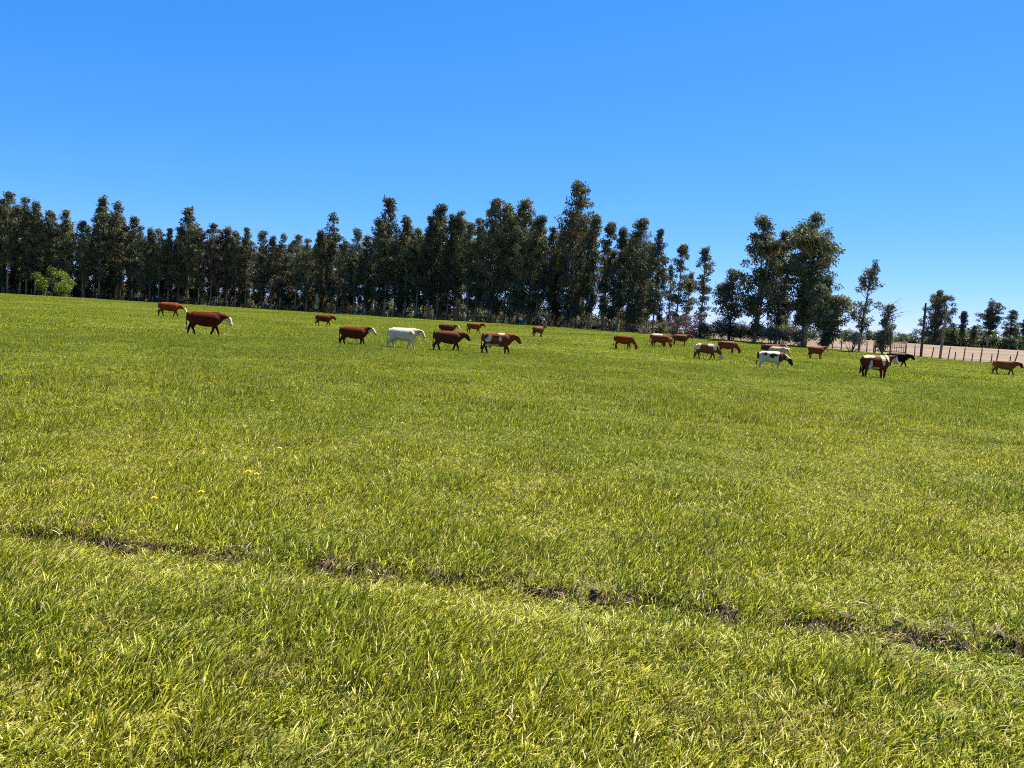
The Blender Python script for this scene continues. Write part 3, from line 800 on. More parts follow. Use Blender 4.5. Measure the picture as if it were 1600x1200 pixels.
S_BROWN = make_shrub(702, 6.4, 3.6, 0, 6500, 0.24, 44, 14, M_GREYTWIG, (0.5, 0.8), low=0.05)
x, y = base_place(1079, 119); shrub(S_BROWN, x, y, 1.12, 'grey-brown leafless bush at the right end of the tree row', name='bare_bush')
S_DARK = make_shrub(703, 5.5, 3.6, 0, 4200, 0.24, 34, 6, M_EUC, (0.6, 0.95))
x, y = base_place(1122, 118); shrub(S_DARK, x, y, 0.95, 'low dark bush beside the grey-brown leafless bush', name='dark_bush')
for px_, d_, s_, l_ in ((1160, 120, .85, 'low dark bush at the foot of the pointed eucalyptus, on its left'), (1188, 121, .9, 'low dark bush at the foot of the pointed eucalyptus, on its right'), (1238, 119, 1.0, 'low dark bush under the left half of the broad eucalyptus')):
    x, y = base_place(px_, d_); shrub(S_DARK, x, y, s_, l_, name='dark_bush')
S_UMB = [make_shrub(704 + i, 4.0, 2.7, 0, 2400, 0.17, 26, 8, M_OLIVE, (0.35, 0.6), True, 0.35) for i in range(2)]
x, y = base_place(1206, 107); shrub(S_UMB[0], x, y, 0.95, 'olive umbrella-shaped thorn bush behind the two cows standing together', name='thorn_bush')
x, y = base_place(1254, 106); shrub(S_UMB[1], x, y, 1.05, 'olive umbrella-shaped thorn bush under the broad eucalyptus', name='thorn_bush')
x, y = base_place(1331, 105); shrub(S_UMB[0], x, y, 0.95, 'olive thorn bush at the foot of the sparse leaning eucalyptus', name='thorn_bush', rz=2.0)
S_UND = [make_shrub(740 + k, 7.0, 4.2, 0, 1900, 0.5, 26, 3, M_EUC, (0.8, 1.3), low=0.0) for k in range(2)]
px = -90.0; k = 0
while px < 1050:
    d0 = float(dline(az_of(px)))
    x, y = base_place(px, d0 + random.uniform(19, 27))
    shrub(S_UND[k % 2], x, y, random.uniform(0.7, 1.25), 'dark undergrowth bush deep between the trunks of the row', 'undergrowth in the row', 'undergrowth_bush')
    px += random.uniform(12, 17) * (1.4 if px > 740 else 1.0); k += 1
S_LOW = make_shrub(709, 3.2, 1.3, 0, 900, 0.2, 12, 5, M_OLIVE, (0.35, 0.55))
for i, px in enumerate((150, 214, 246, 420, 566, 655, 812, 905, 990)):
    x, y = base_place(px, float(dline(az_of(px))) + 1.0)
    shrub(S_LOW, x, y, random.uniform(.7, 1.1), 'low olive scrub among the trunks at the foot of the row', 'scrub under the row', 'low_scrub')

# far side of the ploughed field
FARG = 'trees beyond the ploughed field'
solo(COLF, 1469, 452, 385, 'big dark column of eucalyptus behind the utility poles', 1.0, group=FARG)
solo(PLUME, 1507, 485, 392, 'thin plume-shaped tree right of the big dark column', 1.15, group=FARG)
solo(ROUNDF, 1551, 467, 388, 'round airy eucalyptus at the far right beyond the field', 1.05, group=FARG)
solo(PLANT[1], 1583, 482, 385, 'pointed dark eucalyptus right of the round airy one', 1.9, group=FARG)
solo(ROUNDF, 1606, 486, 390, 'eucalyptus cut by the right edge of the picture', 1.0, group=FARG, rz=2.0)
solo(DENSE2, 1523, 508, 392, 'short tree left of the round airy eucalyptus', 1.2, group=FARG)
solo(DENSE2, 1491, 504, 395, 'short grey-green tree between the big column and the plume tree', 1.5, group=FARG)
solo(PLUME, 1422, 520, 420, 'small lone tree on the far hedge left of the poles', 0.9, group=FARG)
S_HEDGE = [make_shrub(720 + i, 9.0, 5.0, 0, 2300, 0.55, 24, 3, M_BUSH, (0.9, 1.6), low=0.0) for i in range(3)]
px = 1300.0; i = 0
while px < 1680:
    x, y = base_place(px, 402 + random.uniform(-4, 10))
    shrub(S_HEDGE[i % 3], x, y, random.uniform(0.75, 1.25) * (1.15 if px < 1450 else 1.25 if px < 1480 else 1.75), 'green shrub in the far hedge beyond the ploughed field', 'far hedge', 'hedge_shrub')
    px += random.uniform(12, 19); i += 1
px = 1130.0
while px < 1300:
    x, y = base_place(px, 405 + random.uniform(-4, 10))
    shrub(S_HEDGE[i % 3], x, y, random.uniform(0.8, 1.2), 'green shrub in the far hedge beyond the ploughed field', 'far hedge', 'hedge_shrub')
    px += random.uniform(17, 24); i += 1

# ------------------------------------------------------------------ fences, gate, poles
def post_mesh(h, r, seed, seg=7):
    g = np.random.default_rng(seed); b = MB(); t = np.linspace(0, 1, 5)
    b.tube(np.stack([np.cumsum(g.normal(0, .01, 5)), np.cumsum(g.normal(0, .01, 5)), -0.35 + t * (h + 0.35)], -1), r * (1.05 - 0.15 * t), seg)
    return b.mesh('post')
PALE = [post_mesh(1.5, 0.06, 800 + i) for i in range(3)]
for p_ in PALE: p_.materials.append(M_PALEPOST)
DARK = [post_mesh(1.55, 0.075, 810 + i) for i in range(3)]
for p_ in DARK: p_.materials.append(M_POST)
def wires(parent, pts, hs, name='wire'):
    for h in hs:
        b = MB(); b.tube([(p[0], p[1], p[2] + h) for p in pts], 0.006, 3)
        o = add(name, b.mesh('wire', False), M_WIRE, parent)
fen = empty('wire_fence', (0, 0, 0), label='wire fence with pale posts along the foot of the tree row', category='fence')
pts = []
px = -60.0
while px < 1010:
    az = az_of(px); d = float(dline(az)) - 1.2
    x, y = d * math.sin(az), d * math.cos(az); z = float(T(x, y)); pts.append((x, y, z))
    o = add('post', random.choice(PALE), None, fen, (x, y, z)); o.rotation_euler = (random.gauss(0, .04), random.gauss(0, .04), random.uniform(0, 6)); o.scale = (1, 1, random.uniform(.85, 1.1))
    px += random.uniform(18, 24)
wires(fen, pts, (0.35, 0.75, 1.15))
def post_line(name, label, spots, leans=0.05, h=1.0, wh=(0.4, 0.8, 1.2)):
    f = empty(name, (0, 0, 0), label=label, category='fence'); P = []
    for px, d, hh in spots:
        x, y = base_place(px, d); z = float(T(x, y)); P.append((x, y, z))
        o = add('post', random.choice(DARK), None, f, (x, y, z)); o.rotation_euler = (random.gauss(0, .04), random.gauss(leans, .04), random.uniform(0, .6)); o.scale = (1, 1, hh)
    wires(f, P, wh); return f
post_line('wire_fence', 'wire fence with tall leaning dark posts along the right edge of the pasture',
          [(1431, 121, 1.05), (1458, 120, 1.0), (1484, 116, 1.1), (1508, 114, 1.15), (1534, 111, 1.25), (1559, 110, 1.2), (1587, 109, 1.2), (1616, 108, 1.2)], 0.07)
post_line('wire_fence', 'second wire fence of short posts just behind the tall leaning posts at right',
          [(1494, 122, 0.7), (1521, 120, 0.75), (1551, 118, 0.8), (1580, 117, 0.75), (1611, 116, .75)], 0.02, wh=(0.35, 0.7))
post_line('wire_fence', 'wire fence with dark posts behind the sparse leaning eucalyptus',
          [(1302, 117, 0.95), (1316, 116, 1.0), (1333, 115, 1.0), (1356, 114, 1.0), (1367, 113, 1.0)], 0.0)
def build_gate():
    x0, y0 = base_place(1369, 112.5); x1, y1 = base_place(1416.5, 114)
    z0 = float(T(x0, y0)); z1 = float(T(x1, y1))
    L = math.hypot(x1 - x0, y1 - y0); rz = math.atan2(y1 - y0, x1 - x0)
    g = empty('metal_gate', (x0, y0, z0), rz, label='rusty slatted gate between the small ragged tree and the poles', category='gate')
    def part(name, c, h):
        b = MB(); b.box((0, 0, 0), h); add(name, b.mesh(name, False), M_RUST, g, c)
    for xx in (0, L * 0.49, L): part('post', (xx, 0, 0.72), (0.07, 0.07, 0.92))
    for zz in (0.30, 0.92, 1.52): part('rail', (L / 2, 0.0, zz), (L / 2 - 0.07, 0.03, 0.045))
    b = MB(); b.box((0, 0, 0), (0.03, 0.02, 0.62)); sm = b.mesh('slat', False); sm.materials.append(M_RUST)
    n = 13
    for k in range(1, n):
        if k == 6: continue
        add('slat', sm, None, g, (L * k / n, -0.052, 0.92))
build_gate()
def pole(px, d, py_top, r, mat, label, lean):
    x, y = base_place(px, d); z = float(T(x, y))
    dr = ray(px, py_top); H = CAM_H + dr.z / math.hypot(dr.x, dr.y) * d - z
    o = empty('utility_pole', (x, y, z), 0, label=label, category='pole'); o.rotation_euler = (0, lean, 0)
    b = MB(); t = np.linspace(0, 1, 6); b.tube(np.stack([t * 0, t * 0, -0.4 + t * (H + 0.4)], -1), r * (1.1 - 0.35 * t), 10)
    add('shaft', b.mesh('shaft'), mat, o)
    b = MB(); b.tube([(0, 0, H - 0.002), (0, 0, H + 0.05)], r * 0.8, 10); add('pole_cap', b.mesh('pole_cap', False), mat, o)
pole(1441, 122, 474, 0.17, M_POLE, 'dark bare utility pole, the left one of two', -0.01)
pole(1471, 122, 480, 0.16, M_POLE2, 'paler leaning utility pole in front of the big dark tree column', 0.03)

# ------------------------------------------------------------------ cattle
RED = (0.105, 0.020, 0.0045); DKRED = (0.070, 0.012, 0.0035); ORANGE = (0.180, 0.041, 0.007); BROWN = (0.085, 0.028, 0.011)
WHITE = (0.62, 0.51, 0.34); CREAM = (0.52, 0.37, 0.19); BLACK = (0.0065, 0.0055, 0.005); DARK_ = (0.05, 0.018, 0.012); PINK = (0.38, 0.22, 0.17)
HEADS = {  # poll, muzzle
    'walk': ((0.99, 1.17), (1.25, 0.79)), 'low': ((1.03, 1.07), (1.22, 0.67)), 'level': ((0.98, 1.27), (1.28, 0.94)),
    'up': ((0.88, 1.52), (1.25, 1.28)), 'graze': ((1.08, 0.58), (1.16, 0.13)), 'half': ((1.08, 0.90), (1.32, 0.52))}
def cow_mesh(name, pose, phase, turn, seed, coat, voxel, udder=False, thick=1.0):
    g = np.random.default_rng(seed); b = MB()
    xs = [-0.84, -0.79, -0.68, -0.48, -0.2, 0.08, 0.3, 0.48, 0.60, 0.70]
    zc = [1.13, 1.08, 1.025, 0.98, 0.935, 0.915, 0.925, 0.96, 0.99, 1.01]
    hh = [0.10, 0.22, 0.305, 0.345, 0.390, 0.415, 0.405, 0.365, 0.30, 0.19]
    hw = [0.11, 0.21, 0.265, 0.285, 0.32, 0.325, 0.295, 0.255, 0.20, 0.12]
    b.tube([(x, 0, z) for x, z in zip(xs, zc)], np.array(hh), 20, np.array(hw) * thick, upv=(0, 0, 1))
    b.tube([(-0.60, 0, 1.16), (-0.52, 0, 1.17)], [0.14, 0.14], 12, [0.25, 0.25], upv=(0, 0, 1))      # hip bones
    (px, pz), (mx, mz) = HEADS[pose]
    ty = turn
    poll = np.array([px, ty * 0.35, pz]); muz = np.array([mx, ty, mz]) if abs(ty) < 0.01 else None
    hl = math.hypot(mx - px, mz - pz); dirh = np.array([(mx - px) * math.cos(ty * 1.6), hl * math.sin(ty * 1.6) * .9, (mz - pz)]); dirh /= np.linalg.norm(dirh)
    muz = poll + dirh * hl
    gz = pose in ('graze', 'half')
    hu = np.array([0, 0, 1.0]) if pose != 'graze' else np.array([1.0, 0, 0.3])
    side = np.cross(dirh, hu); side /= np.linalg.norm(side); hup = np.cross(side, dirh)
    n0 = np.array([0.38, 0, 1.03]); n1 = np.array([0.62, 0, 1.07 if not gz else 0.98])
    nb = poll - hup * 0.03 - dirh * 0.02
    n2 = n1 * 0.48 + nb * 0.52 - (np.array([0, 0, 0.015]) if not gz else np.array([0.03, 0, -0.03]))
    b.tube([n0, n1, n2, nb], [0.32, 0.285, 0.21, 0.13], 16, [0.21, 0.16, 0.11, 0.09], upv=(0, 0, 1) if pose != 'graze' else (1, 0, 0.8))
    # skull, cheeks and jaw, muzzle
    def hpt(t, u): return poll + dirh * t + hup * u
    b.tube([hpt(-0.06, 0.0), hpt(0.0, 0.0), hpt(0.12, -0.02), hpt(0.22, -0.025), hpt(0.34, -0.03), hpt(0.43, -0.035), hpt(0.475, -0.04)],
           [0.075, 0.115, 0.145, 0.125, 0.098, 0.092, 0.065], 16, [0.085, 0.105, 0.115, 0.098, 0.078, 0.088, 0.065], upv=hu)
    b.tube([hpt(0.02, -0.09), hpt(0.14, -0.115), hpt(0.28, -0.105), hpt(0.40, -0.085)], [0.05, 0.065, 0.05, 0.035], 10, [0.05, 0.075, 0.06, 0.05], upv=hu)
    for s in (-1, 1):                                                                    # ears, level and a little back
        e0 = hpt(0.02, 0.045) + side * s * 0.07
        e1 = e0 + side * s * 0.11 - dirh * 0.035 + hup * 0.005; e2 = e0 + side * s * 0.19 - dirh * 0.05 - hup * 0.02; e3 = e0 + side * s * 0.235 - dirh * 0.05 - hup * 0.045
        b.tube([e0, e1, e2, e3], [0.04, 0.070, 0.055, 0.018], 8, [0.028, 0.030, 0.026, 0.016], upv=tuple(dirh))
    # brisket
    b.tube([(0.34, 0, 0.72), (0.52, 0, 0.75), (0.66, 0, 0.88)], [0.11, 0.14, 0.12], 10, [0.11, 0.11, 0.09], upv=(0, 0, 1))
    for s in (-1, 1):
        b.tube([(0.40, s * .17, 1.16), (0.43, s * .215, .98), (0.45, s * .20, .80)], [.10, .15, .11], 10, [.05, .075, .06], upv=(1, 0, 0))
        b.tube([(-0.66, s * .16, 1.13), (-0.56, s * .215, 1.0), (-0.54, s * .215, .84)], [.12, .17, .14], 10, [.06, .085, .07], upv=(1, 0, 0))
    ph = np.array(phase)  # fl, fr, hl, hr foot offsets
    for s, k in ((1, 0), (-1, 1)):
        f = ph[k]; lift = 0.05 if f > 0.17 else 0.0
        b.tube([(0.46, s * .16, 1.0), (0.44, s * .185, .80), (0.41 + f * .15, s * .165, .62), (0.44 + f * .55, s * .14, .385), (0.43 + f * .85 - (0.05 if f < -.1 else 0), s * .13, .14 + lift), (0.45 + f, s * .13, .05 + lift * .3), (0.465 + f, s * .13, 0.0)],
               [.10, .155, .098, .060, .044, .055, .066], 10, [.07, .10, .075, .052, .042, .05, .058], upv=(1, 0, 0))
    for s, k in ((1, 2), (-1, 3)):
        f = ph[k]
        b.tube([(-0.56, s * .14, 1.08), (-0.58, s * .17, .90), (-0.54 + f * .25, s * .19, .70), (-0.68 + f * .5, s * .165, .46), (-0.66 + f * .8, s * .14, .28), (-0.645 + f * .95, s * .135, .11), (-0.62 + f, s * .135, .04), (-0.61 + f, s * .135, 0.0)],
               [.17, .235, .16, .072, .05, .047, .055, .066], 10, [.10, .135, .105, .058, .042, .042, .05, .058], upv=(1, 0, 0))
    if udder: b.tube([(-0.46, 0, .66), (-0.36, 0, .52), (-.30, 0, .56)], [.12, .14, .08], 10, [.13, .14, .09], upv=(1, 0, 0))
    sw = g.uniform(-.05, .05)
    b.tube([(-0.78, 0, 1.24), (-0.865, 0, 1.20), (-0.90, sw * .5, 1.0), (-0.885, sw, .72), (-0.88, sw, .56), (-0.885, sw, .40), (-0.89, sw, .30)], [.045, .032, .026, .024, .038, .044, .02], 8)
    def lift(p): p = np.array(p, float); p[..., 2] += 0.045 * sstep(0.08, 0.60, p[..., 2]) if pose not in ('graze', 'half') else 0.045 * sstep(0.08, 0.60, p[..., 2]) * (1 - sstep(0.72, 1.1, p[..., 0])); return p
    b.v = [lift(v) for v in b.v]; poll = lift(poll); muz = lift(muz)
    me0 = b.mesh(name + '_cage', False)
    tmp = bpy.data.objects.new('tmp', me0); COL.objects.link(tmp)
    rm = tmp.modifiers.new('r', 'REMESH'); rm.mode = 'VOXEL'; rm.voxel_size = voxel; rm.adaptivity = 0
    smo = tmp.modifiers.new('s', 'SMOOTH'); smo.factor = 0.5; smo.iterations = 2
    dg = bpy.context.evaluated_depsgraph_get()
    me = bpy.data.meshes.new_from_object(tmp.evaluated_get(dg))
    bpy.data.objects.remove(tmp); bpy.data.meshes.remove(me0)
    me.name = name
    me.polygons.foreach_set('use_smooth', np.ones(len(me.polygons), bool))
    n = len(me.vertices); P = np.zeros(n * 3, np.float32); me.vertices.foreach_get('co', P); P = P.reshape(-1, 3).astype(float)
    rel = P - poll; ht = rel @ dirh / hl; hd = np.linalg.norm(rel - np.outer(rel @ dirh, dirh), axis=1)
    hside = rel @ side
    head = (ht > -0.12) & (hd < 0.30) & (P[:, 0] > 0.7)
    ear = head & (np.abs(hside) > 0.135) & (ht < 0.35)
    nz = 0.7 * (vnoise3(P * 3.3 + seed * 3.7) - 0.5) + 0.55 * (vnoise3(P * 8 + seed * 1.7) - 0.5); nz2 = vnoise3(P * 14 + seed) - 0.5
    Cc = coat(P, ht, head, ear, nz, nz2, poll)
    leg = (P[:, 2] < 0.50) & (P[:, 0] < 0.8) & (Cc.max(1) < 0.4); Cc[leg] *= 0.6          # shade on the lower legs of the red cattle, painted into the coat
    Cc = Cc * (1 + 0.35 * nz2[:, None] * 0.6)
    hoof = P[:, 2] < 0.05; Cc[hoof] = (0.03, 0.025, 0.02)
    tip = head & (ht > 0.90) & ~ear; Cc[tip] = Cc[tip] * 0.35 + np.array(PINK) * 0.45
    eye = head & (np.abs(ht - 0.32) < 0.06) & (np.abs(hside) > 0.085) & ~ear & (np.abs(rel @ hup - 0.045) < 0.03); Cc[eye] = (0.01, 0.01, 0.01)
    cattr(me, 'coat', np.clip(Cc, 0, 1))
    return me

def solid(base, face=None, tail=None, legs=None, belly=None):
    def f(P, ht, head, ear, nz, nz2, poll):
        C = np.tile(np.array(base, float), (len(P), 1))
        C *= (1 + 0.5 * nz)[:, None]
        if belly is not None: C[(P[:, 2] + nz * .15 < 0.66) & (P[:, 2] > 0.5)] = belly
        if legs is not None: C[(P[:, 2] + nz * .1 < 0.42) & (P[:, 0] < 0.95)] = legs
        if face is not None: C[head & (ht + nz * .12 > 0.06) & ~ear] = face
        if tail is not None: C[(P[:, 0] < -0.86) & (P[:, 2] < 0.62)] = tail
        return C
    return f
def patched(base, other, blobs, face=None, head_col=None, thr=0.0, tail=None):
    """blobs: (x, z, rx, rz, side) side 0 both, +1 left flank, -1 right flank (camera side)"""
    def f(P, ht, head, ear, nz, nz2, poll):
        C = np.tile(np.array(base, float), (len(P), 1)) * (1 + 0.3 * nz)[:, None]
        for x, z, rx, rz, sd in blobs:
            q = ((P[:, 0] - x) / rx) ** 2 + ((P[:, 2] - z) / rz) ** 2 + nz * 2.2 + nz2 * .5
            k = (q < 1) & ~head
            if sd: k &= (P[:, 1] * sd > -0.03)
            C[k] = other
        if head_col is not None: C[head] = head_col
        if face is not None: C[head & (ht + nz * .12 > 0.06) & ~ear] = face
        if tail is not None: C[(P[:, 0] < -0.86) & (P[:, 2] < 0.62)] = tail
        return C
    return f

M_COAT, nt, out = newmat('cow_hide')
at = N(nt, 'ShaderNodeAttribute', attribute_name='coat')
pb = N(nt, 'ShaderNodeBsdfPrincipled'); pb.inputs['Roughness'].default_value = 0.6; pb.inputs['Specular IOR Level'].default_value = 0.04
tc = N(nt, 'ShaderNodeTexCoord')
hn = wnoise(nt, 40.0, 3, 0.6, vec=tc.outputs['Object'], sc=(0.35, 1, 1))
cm_ = mixc(nt, maprange(nt, hn, 0.3, 0.7, 0.0, 0.22), at.outputs['Color'], (0, 0, 0))
nt.links.new(cm_, pb.inputs['Base Color'])
bp = N(nt, 'ShaderNodeBump'); bp.inputs['Strength'].default_value = 0.05; bp.inputs['Distance'].default_value = 0.004
nt.links.new(hn, bp.inputs['Height']); nt.links.new(bp.outputs[0], pb.inputs['Normal'])
nt.links.new(pb.outputs[0], out.inputs[0])

W1 = (0.20, -0.16, -0.20, 0.17); W2 = (-0.14, 0.22, 0.16, -0.20); W3 = (0.22, -0.05, -0.22, 0.10); ST = (0.03, -0.05, 0.05, -0.06); GR = (0.12, -0.10, -0.10, 0.08)
# x centre px, feet row, height px (feet to back), pose, legs, image yaw (deg, + = away from camera), head turn, coat, udder, label
COWS = [
 (265, 495.0, 21.0, 'half', W2, -8, 0, solid(ORANGE, WHITE), 0, 'small orange-brown white-faced cow with lowered head, leftmost of the herd'),
 (321, 525.0, 35.5, 'low', W1, -4, 0, solid(DKRED, WHITE, tail=(0.5, 0.45, 0.38)), 0, 'large dark red cow with white face walking right, second from left'),
 (506, 509.5, 17.5, 'walk', W1, 0, 0, solid(RED), 0, 'plain red-brown cow walking alone near the tree row left of centre'),
 (553, 541.0, 30.5, 'level', W3, 0, -.02, solid(RED, WHITE, legs=DARK_), 0, 'red-brown white-faced cow walking left of the white cow'),
 (629, 545.0, 33.0, 'walk', W2, 0, 0, patched(WHITE, (0.42, 0.22, 0.12), [(0.42, 1.1, 0.10, 0.10, 0)], face=WHITE, head_col=(0.30, 0.12, 0.055), tail=WHITE), 1, 'creamy white cow with brown ears walking in the middle of the line'),
 (700, 549.5, 33.0, 'walk', W1, 0, 0, solid((0.102, 0.028, 0.012)), 0, 'plain dark red-brown cow walking right behind the white cow'),
 (777, 555.0, 35.5, 'walk', W3, -3, 0, patched((0.163, 0.046, 0.015), WHITE, [(-0.42, 1.08, 0.13, 0.20, -1), (-0.52, 0.93, 0.18, 0.09, -1), (0.12, 1.0, 0.08, 0.13, -1), (0.20, 1.34, 0.14, 0.06, 0), (-0.1, 0.62, 0.5, 0.10, 0)], tail=(0.03, .02, .015)), 1, 'red-brown cow with white patches on flank and belly at the right of the line'),
 (699, 524.5, 18.5, 'walk', ST, 0, -.12, solid(BROWN, WHITE), 0, 'brown white-faced cow half hidden behind the plain dark red-brown cow'),
 (741, 520.5, 16.0, 'level', W1, 0, 0, solid(ORANGE), 0, 'orange-brown cow walking behind the patched cow, close to the trees'),
 (841, 526.0, 16.0, 'up', ST, 42, 0, solid((0.116, 0.037, 0.017)), 0, 'brown cow standing alone with raised head at the centre'),
 (974, 546.0, 22.0, 'graze', GR, -14, 0, solid(ORANGE), 0, 'orange-brown cow grazing alone right of centre'),
 (1031, 543.0, 19.5, 'graze', ST, -25, 0, solid((0.177, 0.046, 0.015)), 0, 'red-brown cow grazing in front of a white-backed one'),
 (1029, 540.8, 19.5, 'half', GR, -15, 0, patched((0.150, 0.040, 0.014), WHITE, [(-0.3, 1.33, 0.7, 0.16, 0)]), 0, 'white-backed brown cow just behind the grazing red-brown one'),
 (1063, 540.0, 17.5, 'level', ST, 8, 0, solid((0.150, 0.043, 0.015)), 0, 'red-brown cow standing with level head before the leafless bush'),
 (1103, 562.0, 25.0, 'graze', W2, -6, 0, patched((0.163, 0.050, 0.017), WHITE, [(-0.72, 1.2, 0.32, 0.30, 0), (0.30, 1.25, 0.18, 0.14, 0), (0.60, 1.05, 0.12, 0.16, -1)], face=WHITE), 0, 'brown and white patched cow grazing with white face'),
 (1136, 553.0, 20.0, 'graze', GR, 12, 0, solid((0.163, 0.046, 0.017)), 0, 'red-brown cow grazing right of the patched white-faced one'),
 (1204, 578.5, 27.0, 'half', ST, 14, 0, patched(WHITE, (0.10, 0.034, 0.018), [(-0.42, 1.18, 0.12, 0.12, -1), (-0.02, 1.02, 0.20, 0.20, -1), (0.20, 1.10, 0.1, 0.1, -1), (0.62, 0.85, 0.24, 0.62, 0), (-0.86, 0.9, 0.10, 0.45, 0)], head_col=(0.035, 0.018, 0.013)), 0, 'white cow with dark brown patches and dark lowered head'),
 (1214, 566.0, 23.5, 'walk', ST, -48, 0, patched(CREAM, (0.40, 0.16, 0.07), [(0.6, 0.8, 0.2, 0.25, 0)], face=CREAM), 0, 'cream-coloured cow standing behind the dark-headed white cow'),
 (1205, 560.0, 21.5, 'level', W2, 6, 0, solid((0.102, 0.031, 0.014), WHITE), 0, 'dark brown cow behind the cream-coloured one, only its back showing'),
 (1275, 560.5, 18.0, 'level', ST, 38, 0, solid((0.143, 0.040, 0.018), (0.45, 0.22, 0.14)), 0, 'red-brown cow standing alone under the broad eucalyptus, turned away'),
 (1367, 593.0, 35.0, 'level', ST, 42, 0, patched((0.136, 0.026, 0.011), WHITE, [(-0.62, 1.32, 0.30, 0.11, 0), (-0.56, 0.62, 0.10, 0.52, -1), (-0.18, 0.66, 0.24, 0.09, -1), (0.16, 1.08, 0.11, 0.32, -1), (0.50, 1.22, 0.08, 0.22, 0)], face=WHITE), 0, 'red and white patched cow turned away, nearest cow at right'),
 (1402, 573.5, 19.5, 'walk', W2, 4, 0, solid(BLACK), 0, 'black cow with lowered head behind the red and white patched cow'),
 (1569, 586.0, 19.5, 'walk', W1, 0, 0, solid((0.190, 0.062, 0.019), DARK_, legs=DARK_), 0, 'orange-brown dark-headed cow walking at the far right edge'),
]
HERD = 'cattle grazing across the pasture'
for i, (px, py, hp, pose, ph, yaw, turn, coat, ud, lab) in enumerate(COWS):
    g = hit(px, py + 0.5, T_base)
    az = math.atan2(g.x, g.y); d = math.hypot(g.x, g.y)
    H = hp * d / F_PX; H = min(max(H, 1.12), 1.5)
    me = cow_mesh('cow', pose, ph, turn, 31 + i, coat, 0.021 if hp > 28 else 0.026, ud, 1.08)
    o = add('cow', me, M_COAT, None, (g.x, g.y, float(T(g.x, g.y)) - 0.03), label=lab, category='cow', group=HERD)
    k = H / 1.34; o.scale = (k * 1.10, k * 1.06, k); o.rotation_euler = (0, 0, -az + R(yaw))
    print('COW', i, round(d, 1), round(hp * d / F_PX, 2))

# ------------------------------------------------------------------ dandelions, clods, twigs
def dandelion_meshes(seed):
    g = np.random.default_rng(seed); b = MB(); b.tube([(0, 0, -0.06), (0.012, 0.004, 0.08), (0.03, 0.0, 0.15)], [0.003, 0.0028, 0.0025], 5)
    st = b.mesh('stem'); b = MB()
    for ring, (r, z, n) in enumerate(((0.024, 0.0, 16), (0.018, 0.005, 14), (0.011, 0.009, 10))):
        for k in range(n):
            a = 6.283 * (k + ring * .5) / n; c, s = math.cos(a), math.sin(a); w = 0.0042
            b.put([(0.03 - s * w * .5, c * w * .5, .15 + z), (0.03 + s * w * .5, -c * w * .5, .15 + z), (0.03 + c * r + s * w, s * r - c * w, .152 + z + .003), (0.03 + c * r - s * w, s * r + c * w, .152 + z + .003)], [(0, 1, 2, 3)])
    b.tube([(0.03, 0, .147), (0.03, 0, .156), (0.03, 0, .163)], [.008, .011, .005], 8)
    hd = b.mesh('flower_head'); return st, hd
DST, DHD = dandelion_meshes(5); DST.materials.append(M_STEM); DHD.materials.append(M_PETAL)
def dandelion(px, py, s, label, group='dandelions in the pasture'):
    g = hit(px, py, T_base); az = math.atan2(g.x, g.y); d = math.hypot(g.x, g.y)
    d -= 0.15 * s * d / CAM_H * 0.9                       # the head, not the foot, is where it is seen
    x, y = d * math.sin(az), d * math.cos(az)
    o = empty('dandelion', (x, y, float(T(x, y))), random.uniform(0, 6.28), s, label=label, category='flower', group=group)
    add('stem', DST, None, o); add('flower_head', DHD, None, o)
dandelion(383, 742, 1.5, 'large yellow dandelion, left of a close pair on the left')
dandelion(403, 743, 1.2, 'smaller yellow dandelion, right of a close pair on the left')
dandelion(321, 773, 1.3, 'yellow dandelion below left of the close pair')
dandelion(247, 782, 1.2, 'yellow dandelion nearest the left rut edge')
FARD = 'small yellow dandelion dotting the grass between the cows and the rut'
for px, py in ((461, 600), (462, 604), (462, 609), (394, 605), (325, 601), (211, 594), (424, 626), (630, 664), (440, 703), (665, 627), (580, 575), (639, 575), (490, 565), (690, 558), (250, 520), (245, 524), (330, 541), (350, 540),
               (1010, 567), (1015, 600), (992, 575), (870, 590), (905, 612), (560, 583), (520, 592), (300, 565), (100, 560), (160, 545), (60, 530), (710, 600), (755, 582),
               (1180, 590), (1240, 600), (1300, 610), (1420, 620), (1500, 640), (380, 545), (120, 505), (480, 545), (1090, 610), (180, 640), (40, 600)):
    dandelion(px, py, random.uniform(0.95, 1.35), FARD)

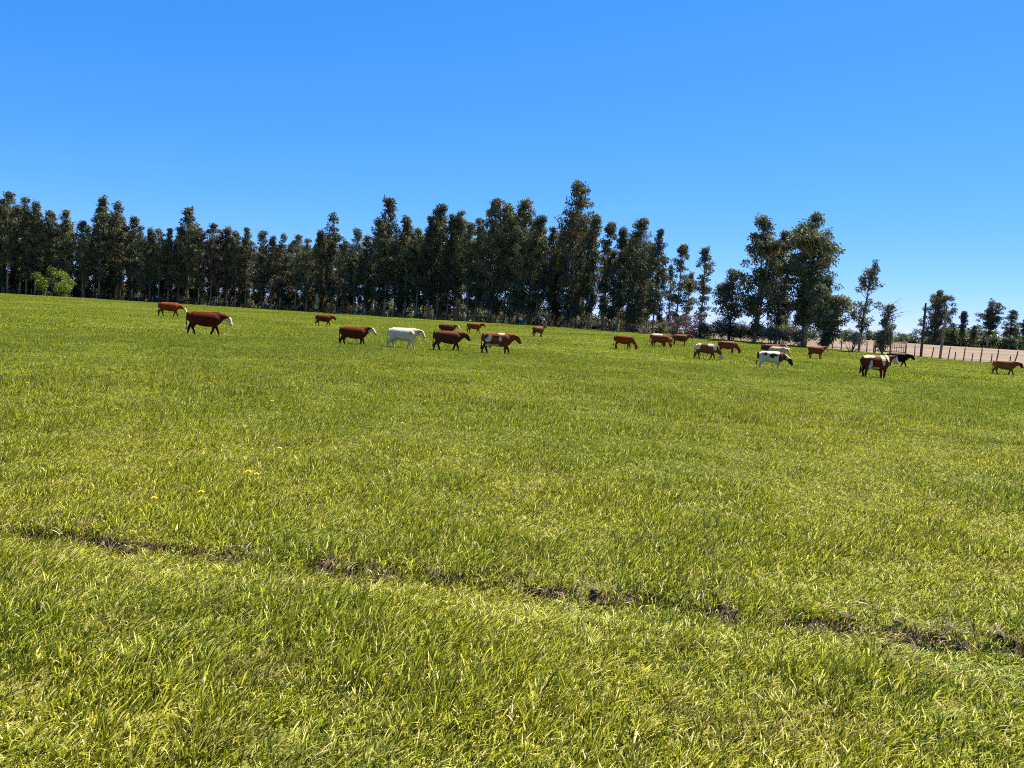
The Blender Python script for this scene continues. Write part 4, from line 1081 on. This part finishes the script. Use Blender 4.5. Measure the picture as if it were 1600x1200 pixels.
def clod_mesh(seed):
    g = np.random.default_rng(seed); bm = bmesh.new(); bmesh.ops.create_icosphere(bm, subdivisions=2, radius=1.0)
    for v in bm.verts:
        n = float(vnoise3(np.array([[v.co.x * 1.6 + seed, v.co.y * 1.6, v.co.z * 1.6]]))[0]) - .5; n2 = float(vnoise3(np.array([[v.co.x * 4 + seed, v.co.y * 4, v.co.z * 4]]))[0]) - .5
        v.co *= 1 + 0.8 * n + 0.35 * n2; v.co.z *= 0.6
    me = bpy.data.meshes.new('soil_clod'); bm.to_mesh(me); bm.free(); me.materials.append(M_CLOD); return me
CL = [clod_mesh(i * 11 + 3) for i in range(5)]
CLAB = 'crumbly grey-brown soil clod lying in the rut'
for px, py in ((48, 838), (70, 843), (90, 841), (128, 838), (160, 850), (168, 852), (200, 850), (207, 852), (214, 855), (236, 853), (370, 868), (498, 883), (522, 885), (535, 892), (548, 894), (556, 898), (605, 900), (677, 905), (712, 908), (718, 906), (790, 915),
               (842, 918), (860, 925), (930, 925), (975, 940), (988, 932), (995, 938), (1010, 940), (1020, 945), (1110, 965), (1130, 958), (1215, 972), (1262, 968), (1278, 970), (1320, 965), (1332, 968), (1400, 985), (1448, 998), (1455, 1000), (1470, 1001), (1480, 1003), (1505, 1003), (1560, 1000), (1578, 1003), (1595, 1012)):
    g = hit(px, py, T); s = random.uniform(0.018, 0.042)
    o = add('soil_clod', random.choice(CL), None, None, (g.x, g.y, float(T(g.x, g.y)) + s * 0.15), label=CLAB, category='soil clod', group='clods in the rut')
    o.scale = (s * random.uniform(.8, 1.4), s, s * random.uniform(.7, 1.1)); o.rotation_euler = (random.gauss(0, .3), random.gauss(0, .3), random.uniform(0, 6))
b = MB(); b.tube([(0, 0, 0.0), (0.05, 0.02, 0.07), (0.10, 0.03, 0.115)], [.0035, .003, .0025], 5); b.tube([(0.10, 0.03, 0.115), (0.0, 0.06, 0.17), (-0.07, 0.07, 0.185)], [.003, .003, .002], 5)
tw = b.mesh('dry_twig'); g = hit(1410, 1002, T)
add('dry_twig', tw, M_STRAW, None, (g.x, g.y, float(T(g.x, g.y))), label='bent pale dry stalk sticking out of the rut at right', category='twig')
fattr(tw, 'rnd', np.full(len(tw.vertices), 0.95))
